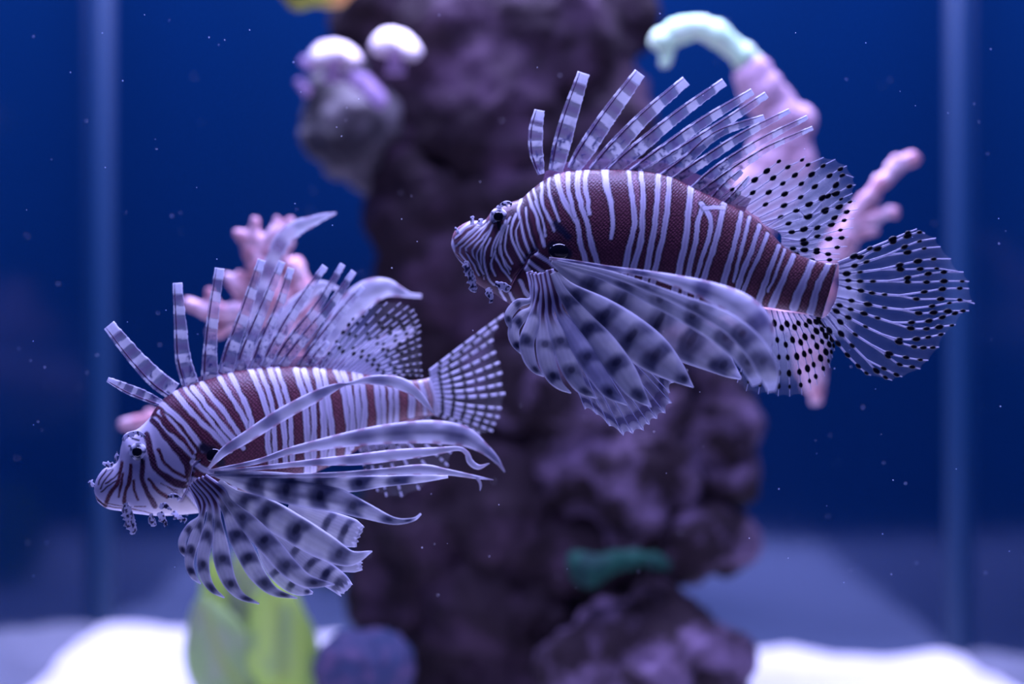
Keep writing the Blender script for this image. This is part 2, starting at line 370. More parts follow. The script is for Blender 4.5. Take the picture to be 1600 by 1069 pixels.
def tubes(name, parent, lines, mat=None, sides=7, step=1.5, flat=0.7, beads=True):
    """lines: list of (pts (x, y, depth_mm, radius), spots [(x, y, R)], rgb, black) joined into one mesh"""
    V, F, COL = [], [], []; base = 0
    for (pts, spots, rgb, blk) in lines:
        n = max(6, int(plen(pts)/step)); c = cr(pts, n)
        tan = np.gradient(c[:, :2], axis=0); tan /= np.maximum(np.hypot(tan[:, 0], tan[:, 1]), 1e-6)[:, None]
        nor = np.stack([-tan[:, 1], tan[:, 0]], -1)
        r = c[:, 3].copy(); col = np.tile(np.array(rgb, float), (n, 1))
        for (sx, sy, R_) in spots:
            dd = np.hypot(c[:, 0]-sx, c[:, 1]-sy)/R_
            if beads: r = np.maximum(r, R_*0.72*np.sqrt(np.clip(1-dd**2, 0, 1)))
            k = sstep(1.25, 0.85, dd)[:, None]; col = col*(1-k) + np.array(blk)*k
        a = np.linspace(0, 2*math.pi, sides, endpoint=False)
        x = c[:, 0][:, None] + nor[:, 0][:, None]*r[:, None]*np.cos(a); y = c[:, 1][:, None] + nor[:, 1][:, None]*r[:, None]*np.cos(a)
        d = c[:, 2][:, None]/1000 + K*np.minimum(r, c[:, 3]*1.6)[:, None]*np.sin(a)*flat
        V.append(W(x, y, d).reshape(-1, 3)); COL.append(np.repeat(col, sides, axis=0))
        F += [(base+i*sides+j, base+i*sides+(j+1) % sides, base+(i+1)*sides+(j+1) % sides, base+(i+1)*sides+j) for i in range(n-1) for j in range(sides)]
        F += [tuple(base+k for k in range(sides-1, -1, -1)), tuple(base+(n-1)*sides+k for k in range(sides))]
        base += n*sides
    V = np.vstack(V); COL = np.vstack(COL)
    return mesh_obj(name, V, F, mat or M_RAY, parent, COL, np.ones(len(V)))

def membrane(name, parent, rays, depth, colfn, n=26, per=5, scallop=2.0, thick=0.5):
    """sheet spanned between ray lines (x, y) with a depth function (mm) and a scalloped free edge"""
    G = np.stack([cr(r, n, False) if len(r) > 2 else cr(r, n) for r in rays])          # rays x n x 2
    nr = len(rays); us = np.linspace(0, nr-1, (nr-1)*per+1)
    H = np.stack([np.stack([np.interp(us, np.arange(nr), G[:, j, k]) for k in range(2)], -1) for j in range(n)], 1)
    f = us-np.floor(us); sc = scallop*np.sin(math.pi*f)
    tdir = H[:, -1]-H[:, -2]; tdir /= np.maximum(np.linalg.norm(tdir, axis=1), 1e-6)[:, None]
    tt = np.linspace(0, 1, n)
    H = H - (tdir*sc[:, None])[:, None, :]*sstep(0.75, 1, tt)[None, :, None]
    x, y = H[:, :, 0], H[:, :, 1]
    T = np.broadcast_to(tt[None, :], x.shape); U = np.broadcast_to((us/(nr-1))[:, None], x.shape); Fz = np.broadcast_to(f[:, None], x.shape)
    d = depth(x, y, T, U) + 0.35*np.sin(2*math.pi*Fz)
    rgb, al = colfn(T.ravel(), U.ravel(), Fz.ravel(), x.ravel(), y.ravel())
    A = W(x, y, (d-thick*K*1000/2)/1000).reshape(-1, 3); B = W(x, y, (d+thick*K*1000/2)/1000).reshape(-1, 3)
    a, b = x.shape; N = a*b
    F = []
    for i in range(a-1):
        for j in range(b-1):
            F.append((i*b+j, (i+1)*b+j, (i+1)*b+j+1, i*b+j+1)); F.append((N+i*b+j, N+i*b+j+1, N+(i+1)*b+j+1, N+(i+1)*b+j))
    rim = [i*b for i in range(a)] + [(a-1)*b+j for j in range(1, b)] + [i*b+b-1 for i in range(a-2, -1, -1)] + [j for j in range(b-2, 0, -1)]
    F += [(rim[k], rim[(k+1) % len(rim)], N+rim[(k+1) % len(rim)], N+rim[k]) for k in range(len(rim))]
    return mesh_obj(name, np.vstack([A, B]), F, M_FIN, parent, np.vstack([rgb, rgb]), np.concatenate([al, al]))

# ------------------------------------------------------------------ colours of the fish
WHT = np.array([0.72, 0.69, 0.80]); BRN = np.array([0.122, 0.030, 0.048]); DRK = np.array([0.055, 0.018, 0.035])
INK = (0.004, 0.004, 0.012); RAYW = (0.80, 0.78, 0.92)
def mix(a, b, k): return np.asarray(a)*(1-k)[:, None] + np.asarray(b)*k[:, None]
def segdist(x, y, pts):
    d = np.full(x.shape, 1e9); tt = np.zeros(x.shape)
    p = np.asarray(pts, float); ns = len(p)-1
    for i in range(ns):
        ax, ay = p[i]; bx, by = p[i+1]; ux, uy = bx-ax, by-ay; l2 = ux*ux+uy*uy+1e-9
        t = np.clip(((x-ax)*ux+(y-ay)*uy)/l2, 0, 1)
        e = np.hypot(x-ax-t*ux, y-ay-t*uy); k = e < d
        d = np.where(k, e, d); tt = np.where(k, (i+t)/ns, tt)
    return d, tt

def body(parent, st, paint, axis, crease=(), bumps=(), step=1.7, M=150):
    """continuous trunk and head: stations (Tx, Ty, Bx, By, half width px), painted per vertex"""
    s = np.asarray(st, float)
    mid = np.column_stack([(s[:, 0]+s[:, 2])/2, (s[:, 1]+s[:, 3])/2, s])
    n = int(plen(mid)/step); c = cr(mid, n)
    T, B, hw = c[:, 2:4], c[:, 4:6], np.maximum(c[:, 6], 1.5)
    ce, hf = (T+B)/2, (T-B)/2
    # even spacing over the near flank, fewer columns on the far one
    g = np.linspace(0, 1, 116); near_c = 0.72*(1-2*g) + 0.28*np.cos(math.pi*g)
    g2 = np.linspace(0, 1, 46)[1:-1]; far_c = -np.cos(math.pi*g2)
    cs = np.concatenate([near_c, far_c]); M = len(cs)
    sn = np.sqrt(np.clip(1-cs**2, 0, 1))*np.concatenate([np.ones(116), -np.ones(44)])
    x = ce[:, 0][:, None] + hf[:, 0][:, None]*cs; y = ce[:, 1][:, None] + hf[:, 1][:, None]*cs
    t = np.linspace(0, 1, n)
    prof = np.sign(sn)*np.abs(sn)**0.85
    d = axis(t)[:, None] - hw[:, None]*prof*K*1000         # near side: sin > 0 -> smaller y
    near = (np.arange(M) < 116)[None, :]
    rel = np.zeros_like(x)
    for (line, wd, amp) in crease:
        e, _ = segdist(x, y, line); rel += amp*np.exp(-(e/wd)**2)
    for (bx, by, r, amp) in bumps: rel += amp*np.exp(-((x-bx)**2+(y-by)**2)/r**2)
    d = d - np.where(near, 1, -1)*rel*K*1000*np.abs(sn)[None, :]
    V = W(x, y, d/1000).reshape(-1, 3)
    rgb, cov = paint(x.ravel(), y.ravel())
    F = [(i*M+(j+1) % M, i*M+j, (i+1)*M+j, (i+1)*M+(j+1) % M) for i in range(n-1) for j in range(M)]
    F += [tuple(range(M)), tuple(range(n*M-1, (n-1)*M-1, -1))]
    o = mesh_obj('body', V, F, M_SKIN, parent, rgb, cov, np.column_stack([(x+y).ravel()/141, (x-y).ravel()/141*0.8]))
    xn, yn, dn = x[:, sn > 0.2].ravel(), y[:, sn > 0.2].ravel(), d[:, sn > 0.2].ravel()
    def near_depth(px, py):
        k = np.argmin((xn-px)**2+(yn-py)**2); return float(dn[k])
    return o, near_depth

def painter(base, strokes):
    """strokes: (rgb, width or (w0, w1), points, soft) laid on in order"""
    def f(x, y):
        x0, y0 = x, y
        x = x + 1.6*(vnoise(x0/9, y0/9, 1)-0.5); y = y + 1.6*(vnoise(x0/9, y0/9, 2)-0.5)
        rgb, cov = base(x, y)
        for s in strokes:
            col, wd, pts = s[0], s[1], s[2]; soft = s[3] if len(s) > 3 else 1.1
            p = cr(pts, max(4, int(plen(pts)/8)+2)) if len(pts) > 2 else np.asarray(pts, float)
            d, t = segdist(x, y, p)
            w = (wd[0]*(1-t)+wd[1]*t) if isinstance(wd, tuple) else wd
            w = w*(0.85+0.3*vnoise(x0/14+t*3, y0/14, 7))
            k = sstep(w/2+soft, w/2-soft, d)
            if np.mean(col) > 0.5:
                rgb = rgb*(1-0.45*sstep(w/2+4.5, w/2+0.5, d))[:, None]
                col = mix(np.tile(np.asarray(col, float), (len(x), 1)), (0.42, 0.34, 0.50), 0.42*sstep(0.30, 0.08, d/np.maximum(w, 1))*(1.0 if np.mean(w) > 6 else 0.0))
            rgb = mix(rgb, col, k); iswhite = 1.0 if np.mean(s[0]) < 0.35 else 0.0
            cov = cov*(1-k) + k*iswhite*(0.9 if np.mean(s[0]) > 0.05 else 0.3)
        rgb = rgb*(0.90+0.2*vnoise(x0/22, y0/22, 11))[:, None]
        return rgb, cov
    return f

# colour functions for blades -----------------------------------------------------------
def col_spine(seed, tipw=0.10):
    rs = np.random.RandomState(seed); ph = rs.rand()*0.25
    def f(t, v, s, x, y):
        band = np.sin((t*4.3+ph+0.03*v)*2*math.pi)
        pale_band = sstep(0.25, 0.6, band); dark = sstep(0.45, 0.9, -band)  # pale and dark pigment bands across the membrane
        rgb = np.tile([0.38, 0.38, 0.50], (len(t), 1)); rgb = mix(rgb, (0.74, 0.74, 0.82), pale_band*0.85); rgb = mix(rgb, (0.22, 0.15, 0.30), dark*0.7)
        nz = vnoise(s/7+seed, v*1.8+5, seed); n2 = vnoise(s/4+seed, v*5, seed+3)
        swirl = sstep(0.10, 0.03, np.abs(nz-0.55))*sstep(0.6, 0.3, t)
        rgb = mix(rgb, (0.03, 0.035, 0.16), swirl*0.85)
        edge = sstep(0.10, 0.0, np.abs(pale_band-0.5))*0.5+sstep(0.78, 0.98, v)*0.8
        rgb = mix(rgb, (0.80, 0.80, 0.95), np.clip(edge, 0, 1)*0.8)
        tip = sstep(1-tipw*1.25, 1-tipw*0.95, t)
        rgb = mix(rgb, np.array([0.86, 0.87, 0.97]), tip*(0.75+0.25*n2))
        al = 0.22 + 0.36*pale_band + 0.10*dark + 0.35*swirl + 0.30*np.clip(edge, 0, 1) + 0.10*sstep(0.5, 0.0, t); al = al*(1-tip)+0.90*tip
        return rgb, np.clip(al, 0, 0.97)
    return f

def col_pect(bands, base=(0.50, 0.50, 0.66), dark=(0.028, 0.038, 0.13), cover=0.72, edge=1.0, tip=True, bw=0.040, flesh=0.0, spot=0.7):
    def f(t, v, s, x, y):
        nz = vnoise(x/15, y/15, 3); n2 = vnoise(x/5+9, y/5, 4); n3 = vnoise(x/30, y/30, 12)
        Ls = np.max(s)
        rgb = np.tile(np.array(base), (len(t), 1)); rgb = mix(rgb, np.minimum(np.array(base)*1.35, 0.8), sstep(0.35, 0.8, nz)*0.7)
        str_ = 0.5+0.5*np.sin(v*26+n2*2); rgb = rgb*(0.90+0.12*str_)[:, None]
        al = np.full(len(t), cover)
        for i, b in enumerate(bands):
            u = np.abs(t-b-0.03*v*v+0.03*(nz-0.5)+0.012*v)
            k = sstep(bw*1.7, bw*0.5, u)*(0.55+0.5*n3)
            rgb = mix(rgb, dark, np.clip(k, 0, 1)*0.85); al = al*(1-k)+k*np.minimum(0.92, cover+0.12)
            rr = np.hypot((t-b)*Ls/7.0, (v+0.05)*1.9)
            c = sstep(1.0, 0.55, rr)*spot*(0.6+0.4*((i*7) % 3)/2); rgb = mix(rgb, (0.008, 0.010, 0.05), c)
        if edge:
            e = sstep(0.78, 0.95, np.abs(v))*edge*sstep(0.05, 0.2, t); rgb = mix(rgb, (0.80, 0.80, 0.95), e*0.8)
        if flesh:       # fleshy striped root: dark core between white rays
            k = sstep(flesh*1.15, flesh*0.75, t)
            fl = mix(np.tile([0.13, 0.06, 0.11], (len(t), 1)), (0.66, 0.64, 0.80), sstep(0.30, 0.55, np.abs(v)))
            rgb = mix(rgb, fl, k); al = np.maximum(al, 0.97*k)
        if tip:
            k = sstep(0.94, 0.975, t); rgb = mix(rgb, (0.90, 0.90, 0.98), k); al = np.maximum(al, k)
        return rgb, np.clip(al, 0, 0.97)
    return f

def col_ribbon(bands=(0.35, 0.55, 0.75), cover=0.8, dk=0.6):
    def f(t, v, s, x, y):
        nz = vnoise(x/16, y/9, 5)
        rgb = np.tile(np.array([0.68, 0.68, 0.76]), (len(t), 1)); rgb = rgb*(0.80+0.3*nz)[:, None]
        for b in bands:
            k = sstep(0.06, 0.012, np.abs(t-b)); rgb = mix(rgb, (0.10, 0.10, 0.24), k*dk)
        ed = sstep(0.6, 0.95, np.abs(v)); seg = 0.5+0.5*np.sin(s*0.16)
        rgb = mix(rgb, mix(np.tile([0.84, 0.80, 0.92], (len(t), 1)), (0.40, 0.20, 0.28), sstep(0.55, 0.95, seg)), ed*0.75)
        return rgb, np.full(len(t), cover)
    return f

def col_fan(base=(0.70, 0.70, 0.82), a0=0.5, a1=0.10, reach=0.75):
    def f(t, u, fz, x, y):
        k = sstep(0.05, reach, t); nz = vnoise(x/15, y/15, 8)
        return np.tile(np.array(base), (len(t), 1)), (a0*(1-k)+a1*k)*(0.7+0.6*nz)
    return f

def fan_fin(name, parent, rays, depth, mcol, ray_r=1.1, spot=3.2, spot0=1, thin=0.55, scallop=2.0, rgb=RAYW, every=1, spots_on=True, blk=INK):
    """rays: list of trunks [(x, y)...] or (trunk, [branches]); traced joints carry the spots"""
    flat = []
    for r in rays:
        if isinstance(r, tuple): flat += [list(r[0]) + list(b) for b in r[1]]
        else: flat.append(list(r))
    fin = membrane(name, parent, flat, depth, mcol, scallop=scallop)
    def dep(p): 
        p = np.asarray(p, float); return depth(p[:, 0], p[:, 1], np.linspace(0, 1, len(p)), 0*p[:, 0]+0.5)
    for r in rays:
        trunk, brs = (list(r[0]), [list(b) for b in r[1]]) if isinstance(r, tuple) else (list(r), [])
        lines = []
        def ln(pts, r0, r1, skip):
            d = dep(pts); N = len(pts)
            sp = []
            if spots_on:
                for i in range(skip, N, every):
                    if i == N-1: continue
                    sp.append((pts[i][0], pts[i][1], spot*random.uniform(0.8, 1.15)*(1 if i < N-2 else 0.75)))
            lines.append(([(p[0], p[1], d[i]-0.25, r0+(r1-r0)*i/(N-1)) for i, p in enumerate(pts)], sp, rgb, blk))
        ln(trunk, ray_r*1.25, ray_r*(thin if not brs else 1.0), spot0)
        for b in brs: ln([trunk[-1]]+b, ray_r*0.9, ray_r*thin, 1)
        tubes('fin_ray', fin, lines)
    return fin

def zp(pts, ox, oy, s): return [(ox+p[0]/s, oy+p[1]/s)+tuple(p[2:]) for p in pts]

def eye(parent, x, y, dep, r, rp):
    c = W(x, y, dep/1000)
    V, F = ICO3
    col = np.tile(np.array([0.70, 0.70, 0.80]), (len(V), 1)); rad = np.hypot(V[:, 0], V[:, 2]); ang = np.arctan2(V[:, 2], V[:, 0])
    blot = sstep(0.2, 0.7, np.sin(ang*5+1.0))*sstep(0.35, 0.6, rad); col = mix(col, (0.02, 0.03, 0.10), blot)
    col = mix(col, (0.01, 0.012, 0.05), sstep(0.30, 0.18, np.abs(V[:, 0]+0.05*V[:, 2]))*0.9)
    o = mesh_obj('eye', V*np.array([r, r*0.6, r])*K+c, F, M_SKIN, parent, col, np.zeros(len(V)), V[:, :2])
    mesh_obj('pupil', V*np.array([rp, rp*0.5, rp])*K+c+np.array([0, -r*0.42*K, 0]), F, M_BLACK, o)

def cirrus(parent, name, pts, seed):
    """skin tag: small ragged flap blotched black on white. pts (x, y, w, depth)"""
    def f(t, v, s, x, y):
        nz = vnoise(x/2.6, y/3.2, seed); rgb = mix(np.tile([0.74, 0.74, 0.86], (len(t), 1)), (0.02, 0.02, 0.08), sstep(0.52, 0.62, nz)*sstep(1.0, 0.7, np.abs(v)))
        return rgb, np.full(len(t), 0.9)
    return blade(name, parent, pts, f, n=30, m=9, thick=0.7, jag=8.0)

# ================================================================== LIONFISH A (beside the pillar, higher)
FA = empty('lionfish', tuple(W(960, 505, 0)))
tag(FA, 'deep red-brown striped lionfish with fully spread black-dotted tail, swimming beside the upper pillar', 'fish', 'lionfish in the tank')
stA = [(705,381,706,388,4),(708,366,712,400,10),(716,355,722,413,15),(735,345,738,436,22),(757,344,752,448,27),(772,326,772,459,33),(795,317,795,474,38),
 (815,310,815,484,44),(830,297,838,492,50),(847,284,865,500,56),(872,271,895,506,60),(905,266,930,508,62),(960,265,980,508,62),(1010,268,1020,506,58),
 (1050,277,1060,504,52),(1092,298,1100,500,45),(1132,316,1135,494,38),(1172,336,1170,484,31),(1202,361,1195,480,25),(1226,386,1222,484,20),(1260,403,1250,488,15),
 (1290,411,1270,493,11),(1309,412,1284,497,7)]
def baseA(x, y):
    rgb = np.tile(BRN, (len(x), 1)); cov = np.full(len(x), 0.9)
    nz = vnoise(x/30, y/30, 5); rgb = mix(rgb, DRK, 0.55*sstep(960, 830, x)*sstep(0.3, 0.8, nz))
    rgb = mix(rgb, (0.33, 0.13, 0.13), sstep(1000, 1250, x)*0.45)
    sn = sstep(775, 722, x + 0.25*(y-380)); rgb = mix(rgb, DRK*1.3, 0.6*sstep(850, 815, x)); rgb = mix(rgb, (0.40, 0.19, 0.22), sn*0.85); cov = cov*(1-sstep(880, 830, x))
    bel = sstep(470, 505, y); rgb = mix(rgb, (0.5, 0.4, 0.42), bel*0.5)
    return rgb, cov
w_, b_, d_ = WHT, BRN, DRK
PNK = np.array([0.30, 0.13, 0.17])
strA = [(PNK,10,[(877,268),(883,300),(892,325)]),(PNK,8,[(910,264),(908,292),(914,318)]),(PNK,9,[(990,276),(996,310),(998,345)]),(PNK,10,[(1036,288),(1034,325),(1028,360)]),
 (PNK,9,[(1090,300),(1084,335)]),(PNK,12,[(1118,322),(1112,360)]),(PNK,8,[(1162,345),(1153,390)]),(PNK,8,[(1190,365),(1175,405)]),
 (w_,(8,8),[(868,262),(876,301),(889,327),(902,349),(907,380),(915,410),(918,440)]),(w_,(7,6),[(887,262),(888,295),(893,318),(899,337)]),
 (w_,(8,8),[(905,262),(902,290),(908,320),(918,350),(924,380),(933,412),(936,440)]),(w_,(7,6),[(918,262),(914,290),(918,312),(921,334)]),
 (w_,(11,5),[(945,266),(948,290),(955,320),(957,350),(955,373)]),
 (w_,(6,11),[(982,268),(987,304),(992,342),(990,357),(983,387),(975,428),(968,470)]),(w_,(7,10),[(1001,268),(1005,304),(1004,342),(1001,379),(992,409),(985,440),(980,470)]),
 (w_,(8,10),[(1029,274),(1026,320),(1022,357),(1015,398),(1007,440),(1000,475)]),(w_,(8,9),[(1046,278),(1043,320),(1037,364),(1028,402),(1019,447),(1012,480)]),
 (w_,(9,11),[(1080,292),(1075,338),(1071,376),(1062,417),(1049,477),(1044,500)]),(w_,(7,10),[(1098,322),(1091,345),(1086,380),(1074,436),(1066,478),(1062,500)]),
 (w_,(8,6),[(1096,318),(1110,343),(1107,372),(1098,400),(1086,440)]),(w_,(8,10),[(1131,318),(1123,357),(1114,391),(1103,424),(1090,460),(1084,498)]),(w_,6,[(1100,325),(1130,324)]),
 (w_,(6,12),[(1158,332),(1150,372),(1140,409),(1128,450),(1118,490)]),(w_,(6,5),[(1171,340),(1164,368),(1154,409),(1146,440)]),
 (w_,(6,10),[(1187,352),(1174,391),(1161,424),(1150,460),(1144,490)]),(w_,(6,6),[(1199,366),(1185,402),(1169,435),(1158,465)]),
 (w_,(6,11),[(1217,384),(1202,424),(1186,470),(1183,486)]),(w_,(4,4),[(1226,390),(1211,432),(1200,455)]),(w_,(8,11),[(1240,400),(1224,436),(1206,478)]),
 (w_,(9,14),[(1270,408),(1254,444),(1240,480)]),(w_,(8,12),[(1297,408),(1278,447),(1267,488)]),(w_,7,[(1311,410),(1302,450),(1285,500)]),
 # head
 (d_,5,[(771,345),(776,372),(768,402),(764,428)]),(d_,8,[(818,312),(826,345),(833,375),(830,390)]),(d_,8,[(800,330),(790,360),(797,390),(812,412),(820,416)]),
 (d_,7,[(868,310),(872,345),(884,370)]),(d_,6,[(838,300),(846,335),(852,365)]),(d_,6,[(826,402),(848,416),(872,432),(890,448)]),(d_,8,[(830,425),(848,448),(862,468)]),
 (w_,5,[(824,299),(829,317),(837,334),(841,352),(847,371),(851,385)]),(w_,(4,3),[(833,294),(840,320),(848,345),(852,370)]),(w_,5,[(846,283),(847,315),(853,332),(860,346),(866,360)]),(w_,4,[(857,276),(858,300),(866,325),(874,345)]),
 (w_,4,[(814,311),(810,330),(815,351),(820,376),(829,397)]),(w_,4,[(806,335),(799,354),(800,372),(808,391),(816,408),(824,414)]),
 (w_,3.2,[(797,340),(788,357),(783,376),(781,394),(789,409),(798,421)]),(w_,3,[(790,345),(779,374),(774,391),(776,404),(788,425),(800,440)]),
 (w_,2.6,[(774,393),(767,414),(774,431)]),(w_,3,[(766,372),(757,394),(757,409),(762,433),(772,446)]),(w_,2.6,[(756,374),(752,394),(752,418),(757,436)]),
 (w_,2.6,[(764,347),(744,374),(727,389),(732,401),(740,415),(748,430)]),(w_,3,[(758,345),(738,362),(720,378),(708,388)]),(w_,2.6,[(768,355),(752,375),(738,390),(742,405),(750,420)]),
 (w_,3,[(745,346),(726,358),(712,372)]),(w_,4,[(735,347),(716,362)]),(w_,3,[(707,392),(722,410),(736,428)]),(w_,5,[(706,376),(709,392)]),
 (DRK,1.6,[(716,385),(736,372),(752,356)]),(DRK,1.6,[(712,374),(732,360),(746,351)]),(BRN,2,[(728,394),(746,412),(760,440)]),(BRN,1.8,[(716,396),(730,412),(742,430)]),
 (w_,2.4,[(770,352),(760,372),(747,392),(746,408),(755,428)]),(w_,2.4,[(760,350),(742,366),(728,380),(718,392),(728,408)]),(w_,2.2,[(752,348),(732,364),(716,380)]),(w_,2.6,[(786,352),(772,380),(768,400)]),(w_,2.4,[(783,384),(785,404),(796,428)]),(w_,2.4,[(812,345),(806,365),(812,388),(822,404)]),(w_,2.8,[(822,325),(824,350),(832,378),(840,392)]),(w_,2.8,[(836,315),(846,340),(852,362)]),(w_,2.4,[(794,352),(790,372),(790,392),(800,412)]),
 (w_,6,[(838,396),(855,408),(870,418)]),(w_,6,[(826,408),(845,423),(865,440),(884,452)]),(w_,7,[(822,418),(835,435),(852,453),(866,470)]),(w_,6,[(812,438),(821,456),(832,472)]),(w_,5,[(797,458),(806,478)]),(w_,4,[(782,456),(790,470)]),

 (INK,5,[(778,322),(779,332)]),(INK,5,[(779,348),(780,358)]),(DRK,1.8,[(705,386),(712,398),(724,410)]),
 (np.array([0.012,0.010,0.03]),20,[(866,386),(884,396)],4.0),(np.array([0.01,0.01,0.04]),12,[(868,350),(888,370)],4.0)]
gillA = [(838,392),(826,400),(820,414),(806,432),(796,452)]
bodyA, ndA = body(FA, stA, painter(baseA, strA), lambda t: 0*t, crease=[(gillA, 2.5, -3.0), ([(703,386),(712,398),(724,410)], 1.6, -3.0), ([(845,300),(850,350),(838,392)], 5, -1.2)],
    bumps=[(778,342,13,6),(800,425,24,4),(735,385,22,3),(752,350,6,-3)])
eye(FA, 779, 339, ndA(779, 339)+1.6, 14, 8.0)
tubes('gill_cover_edge', FA, [([(p[0], p[1], ndA(*p)-0.3, 1.5) for p in gillA], [], (0.30, 0.12, 0.18), INK)], M_RAY)
# glossy dark knob at the root of the pectoral fin
kp = W(874, 393, (ndA(874, 393)+1.0)/1000); mesh_obj('dark_knob', ICO3[0]*np.array([17, 7, 13])*K+kp, ICO3[1], M_BLACK, FA)

spA = [ # centre lines base -> tip, width
 [(846,272,10,0),(838,240,19,0),(837,205,20,0),(843,172,14,0)],
 [(868,268,20,0),(878,225,25,0),(892,175,23,0),(912,114,17,0)],
 [(894,266,18,0),(918,230,25,0),(955,175,23,0),(1000,114,17,0)],
 [(926,268,16,0),(960,232,23,0),(1010,180,19,0),(1072,126,15,0)],
 [(954,268,15,0),(990,238,20,0),(1060,180,16,0),(1132,128,12,0)],
 [(987,270,13,-1),(1030,240,17,-1),(1100,190,15,-1),(1176,143,10,-1)],
 [(1003,272,13,1),(1050,245,16,1),(1120,200,14,1),(1198,148,10,1)],
 [(1030,280,12,-1),(1070,252,15,-1),(1120,210,13,-1),(1194,183,8,-1)],
 [(1050,284,12,1),(1090,258,14,1),(1160,212,12,1),(1234,173,7,1)],
 [(1082,296,11,0),(1125,262,14,0),(1190,220,11,0),(1262,183,6,0)],
 [(1094,304,11,1),(1145,268,13,1),(1200,232,9,1),(1270,200,6,1)],
 [(1112,314,10,0),(1132,292,12,0),(1159,267,7,0)],
 [(1130,322,9,0),(1152,300,9,0),(1171,276,5,0)]]
def dorsal_spines(parent, sp, seed0, dep=lambda x: 0.0):
    for i, pts in enumerate(sp):
        p = [(a, b, w*1.14, d+dep(a)) for (a, b, w, d) in pts]
        c = cr(p, 40); tan = np.gradient(c[:, :2], axis=0); tan /= np.hypot(tan[:, 0], tan[:, 1])[:, None]; nor = np.stack([-tan[:, 1], tan[:, 0]], -1)
        side = 1.0            # stiff quill runs along the leading (head) edge
        lead = c[:, :2] - nor*(c[:, 2]/2*0.62)[:, None] if True else c[:, :2]
        cols = []
        q = tubes('dorsal_spine', parent, [([(lead[k, 0], lead[k, 1], c[k, 3]-0.3, 2.0*(1-0.7*k/39)) for k in range(0, 40, 3)],
              [(lead[k, 0], lead[k, 1], plen(p)/11) for k in (7, 16, 25, 33)], (0.70, 0.68, 0.84), (0.20, 0.11, 0.22))], M_RAY, beads=False)
        blade('spine_membrane', q, p, col_spine(seed0+i, 16.0/plen(p)), m=11, thick=0.8, cup=0.12, jag=1.6)
dorsal_spines(FA, spA, 10)
# low web joining the spine roots
web = [(846,276),(872,262),(900,258),(930,258),(960,258),(995,260),(1030,268),(1060,276),(1095,292),(1130,312),(1160,326)]
tri = [[(x, y+12), (x+6+i*0.8, y-8-0.8*i)] for i, (x, y) in enumerate(web)]
membrane('dorsal_web', FA, tri, lambda x, y, t, u: 0*x+1.0, lambda t, u, f, x, y: (np.tile([0.24, 0.13, 0.24], (len(t), 1)), 0.75-0.35*t), n=6)

z7 = lambda *p: zp(p, 1120, 220, 5.0)
sdA = [z7((0,475),(120,380),(255,275)), z7((60,490),(165,415),(295,305),(390,235),(485,160),(500,150)), z7((150,500),(280,405),(440,290),(555,205),(665,150),(690,120)),
 z7((215,520),(405,402),(515,333),(610,268),(712,187),(835,130)), z7((270,570),(380,497),(530,415),(660,335),(740,262),(830,195),(925,145)),
 z7((330,600),(525,505),(655,440),(765,357),(880,272),(965,220),(1015,195)), z7((350,640),(500,595),(720,495),(825,445),(930,345),(980,268),(1070,285)),
 z7((390,670),(620,545),(715,592),(870,430),(930,412),(1035,355),(1085,345)), z7((440,690),(560,645),(715,592),(845,540),(970,455),(1060,410)),
 z7((480,710),(585,712),(680,690),(850,555),(955,515),(1040,478),(1090,470)), z7((500,735),(680,690),(785,675),(920,600),(1015,555),(1100,535)),
 z7((505,760),(675,775),(785,680),(895,655),(995,622),(1075,605)), z7((505,785),(675,775),(785,745),(965,697),(1065,680)),
 z7((505,805),(685,800),(875,765),(975,758),(1030,752)), z7((505,830),(595,840),(685,852),(780,850),(940,832),(1020,825)),
 z7((530,850),(615,885),(780,870),(870,885),(965,885)), z7((600,890),(740,935),(880,930),(960,925))]
fan_fin('soft_dorsal_fin', FA, sdA, lambda x, y, t, u: 0*x+2.0*np.sin((x-1130)/40)+1.0, col_fan((0.70, 0.70, 0.82), 0.42, 0.030, 0.95), ray_r=0.9, spot=6.0, scallop=3.0)
z8 = lambda *p: zp(p, 1260, 340, 4.05)
tlA = [z8((200,285),(300,243),(400,195),(545,135),(640,95),(700,72)), z8((205,300),(340,250),(450,198),(550,155),(640,115),(715,92),(750,100)),
 (z8((205,325),(305,305),(380,280),(500,240)), [z8((620,185),(715,150),(820,130)), z8((640,220),(745,195),(850,185))]),
 (z8((205,350),(255,355),(340,345),(470,328)), [z8((590,300),(705,275),(805,262),(915,262)), z8((595,328),(720,325),(825,322),(960,342))]),
 (z8((205,395),(265,398),(340,402),(420,403),(520,402)), [z8((640,380),(770,355),(870,345),(995,345)), z8((640,408),(760,408),(870,402),(985,403),(1030,405))]),
 (z8((205,428),(268,445),(345,462),(415,477),(495,487),(590,493)), [z8((745,470),(860,452),(970,447),(1030,450)), z8((695,515),(850,515),(970,520),(1065,545))]),
 (z8((190,505),(285,525),(390,548),(495,570),(610,583)), [z8((795,560),(905,540),(1045,527)), z8((710,605),(805,600),(895,592),(990,590),(1030,590))]),
 (z8((178,545),(210,555),(280,580),(365,607),(450,635),(545,665)), [z8((665,663),(775,653),(860,630),(940,605),(990,600)), z8((660,700),(760,703),(840,692),(920,682),(945,678))]),
 (z8((160,570),(190,592),(265,632),(375,690),(480,740)), [z8((590,770),(695,768),(770,757),(850,740),(878,732)), z8((585,788),(680,817),(740,823),(800,822),(840,820))]),
 (z8((150,595),(215,660),(310,740),(410,805)), [z8((525,860),(630,885),(720,900),(772,903)), z8((515,878),(590,930),(670,945),(722,958))]),
 (z8((130,620),(220,735),(290,810),(380,900)), [z8((490,955),(570,995),(607,1008)), z8((442,970),(500,1012),(542,1030))]),
 z8((95,640),(145,715),(200,797),(260,870),(328,940),(380,985),(408,998))]
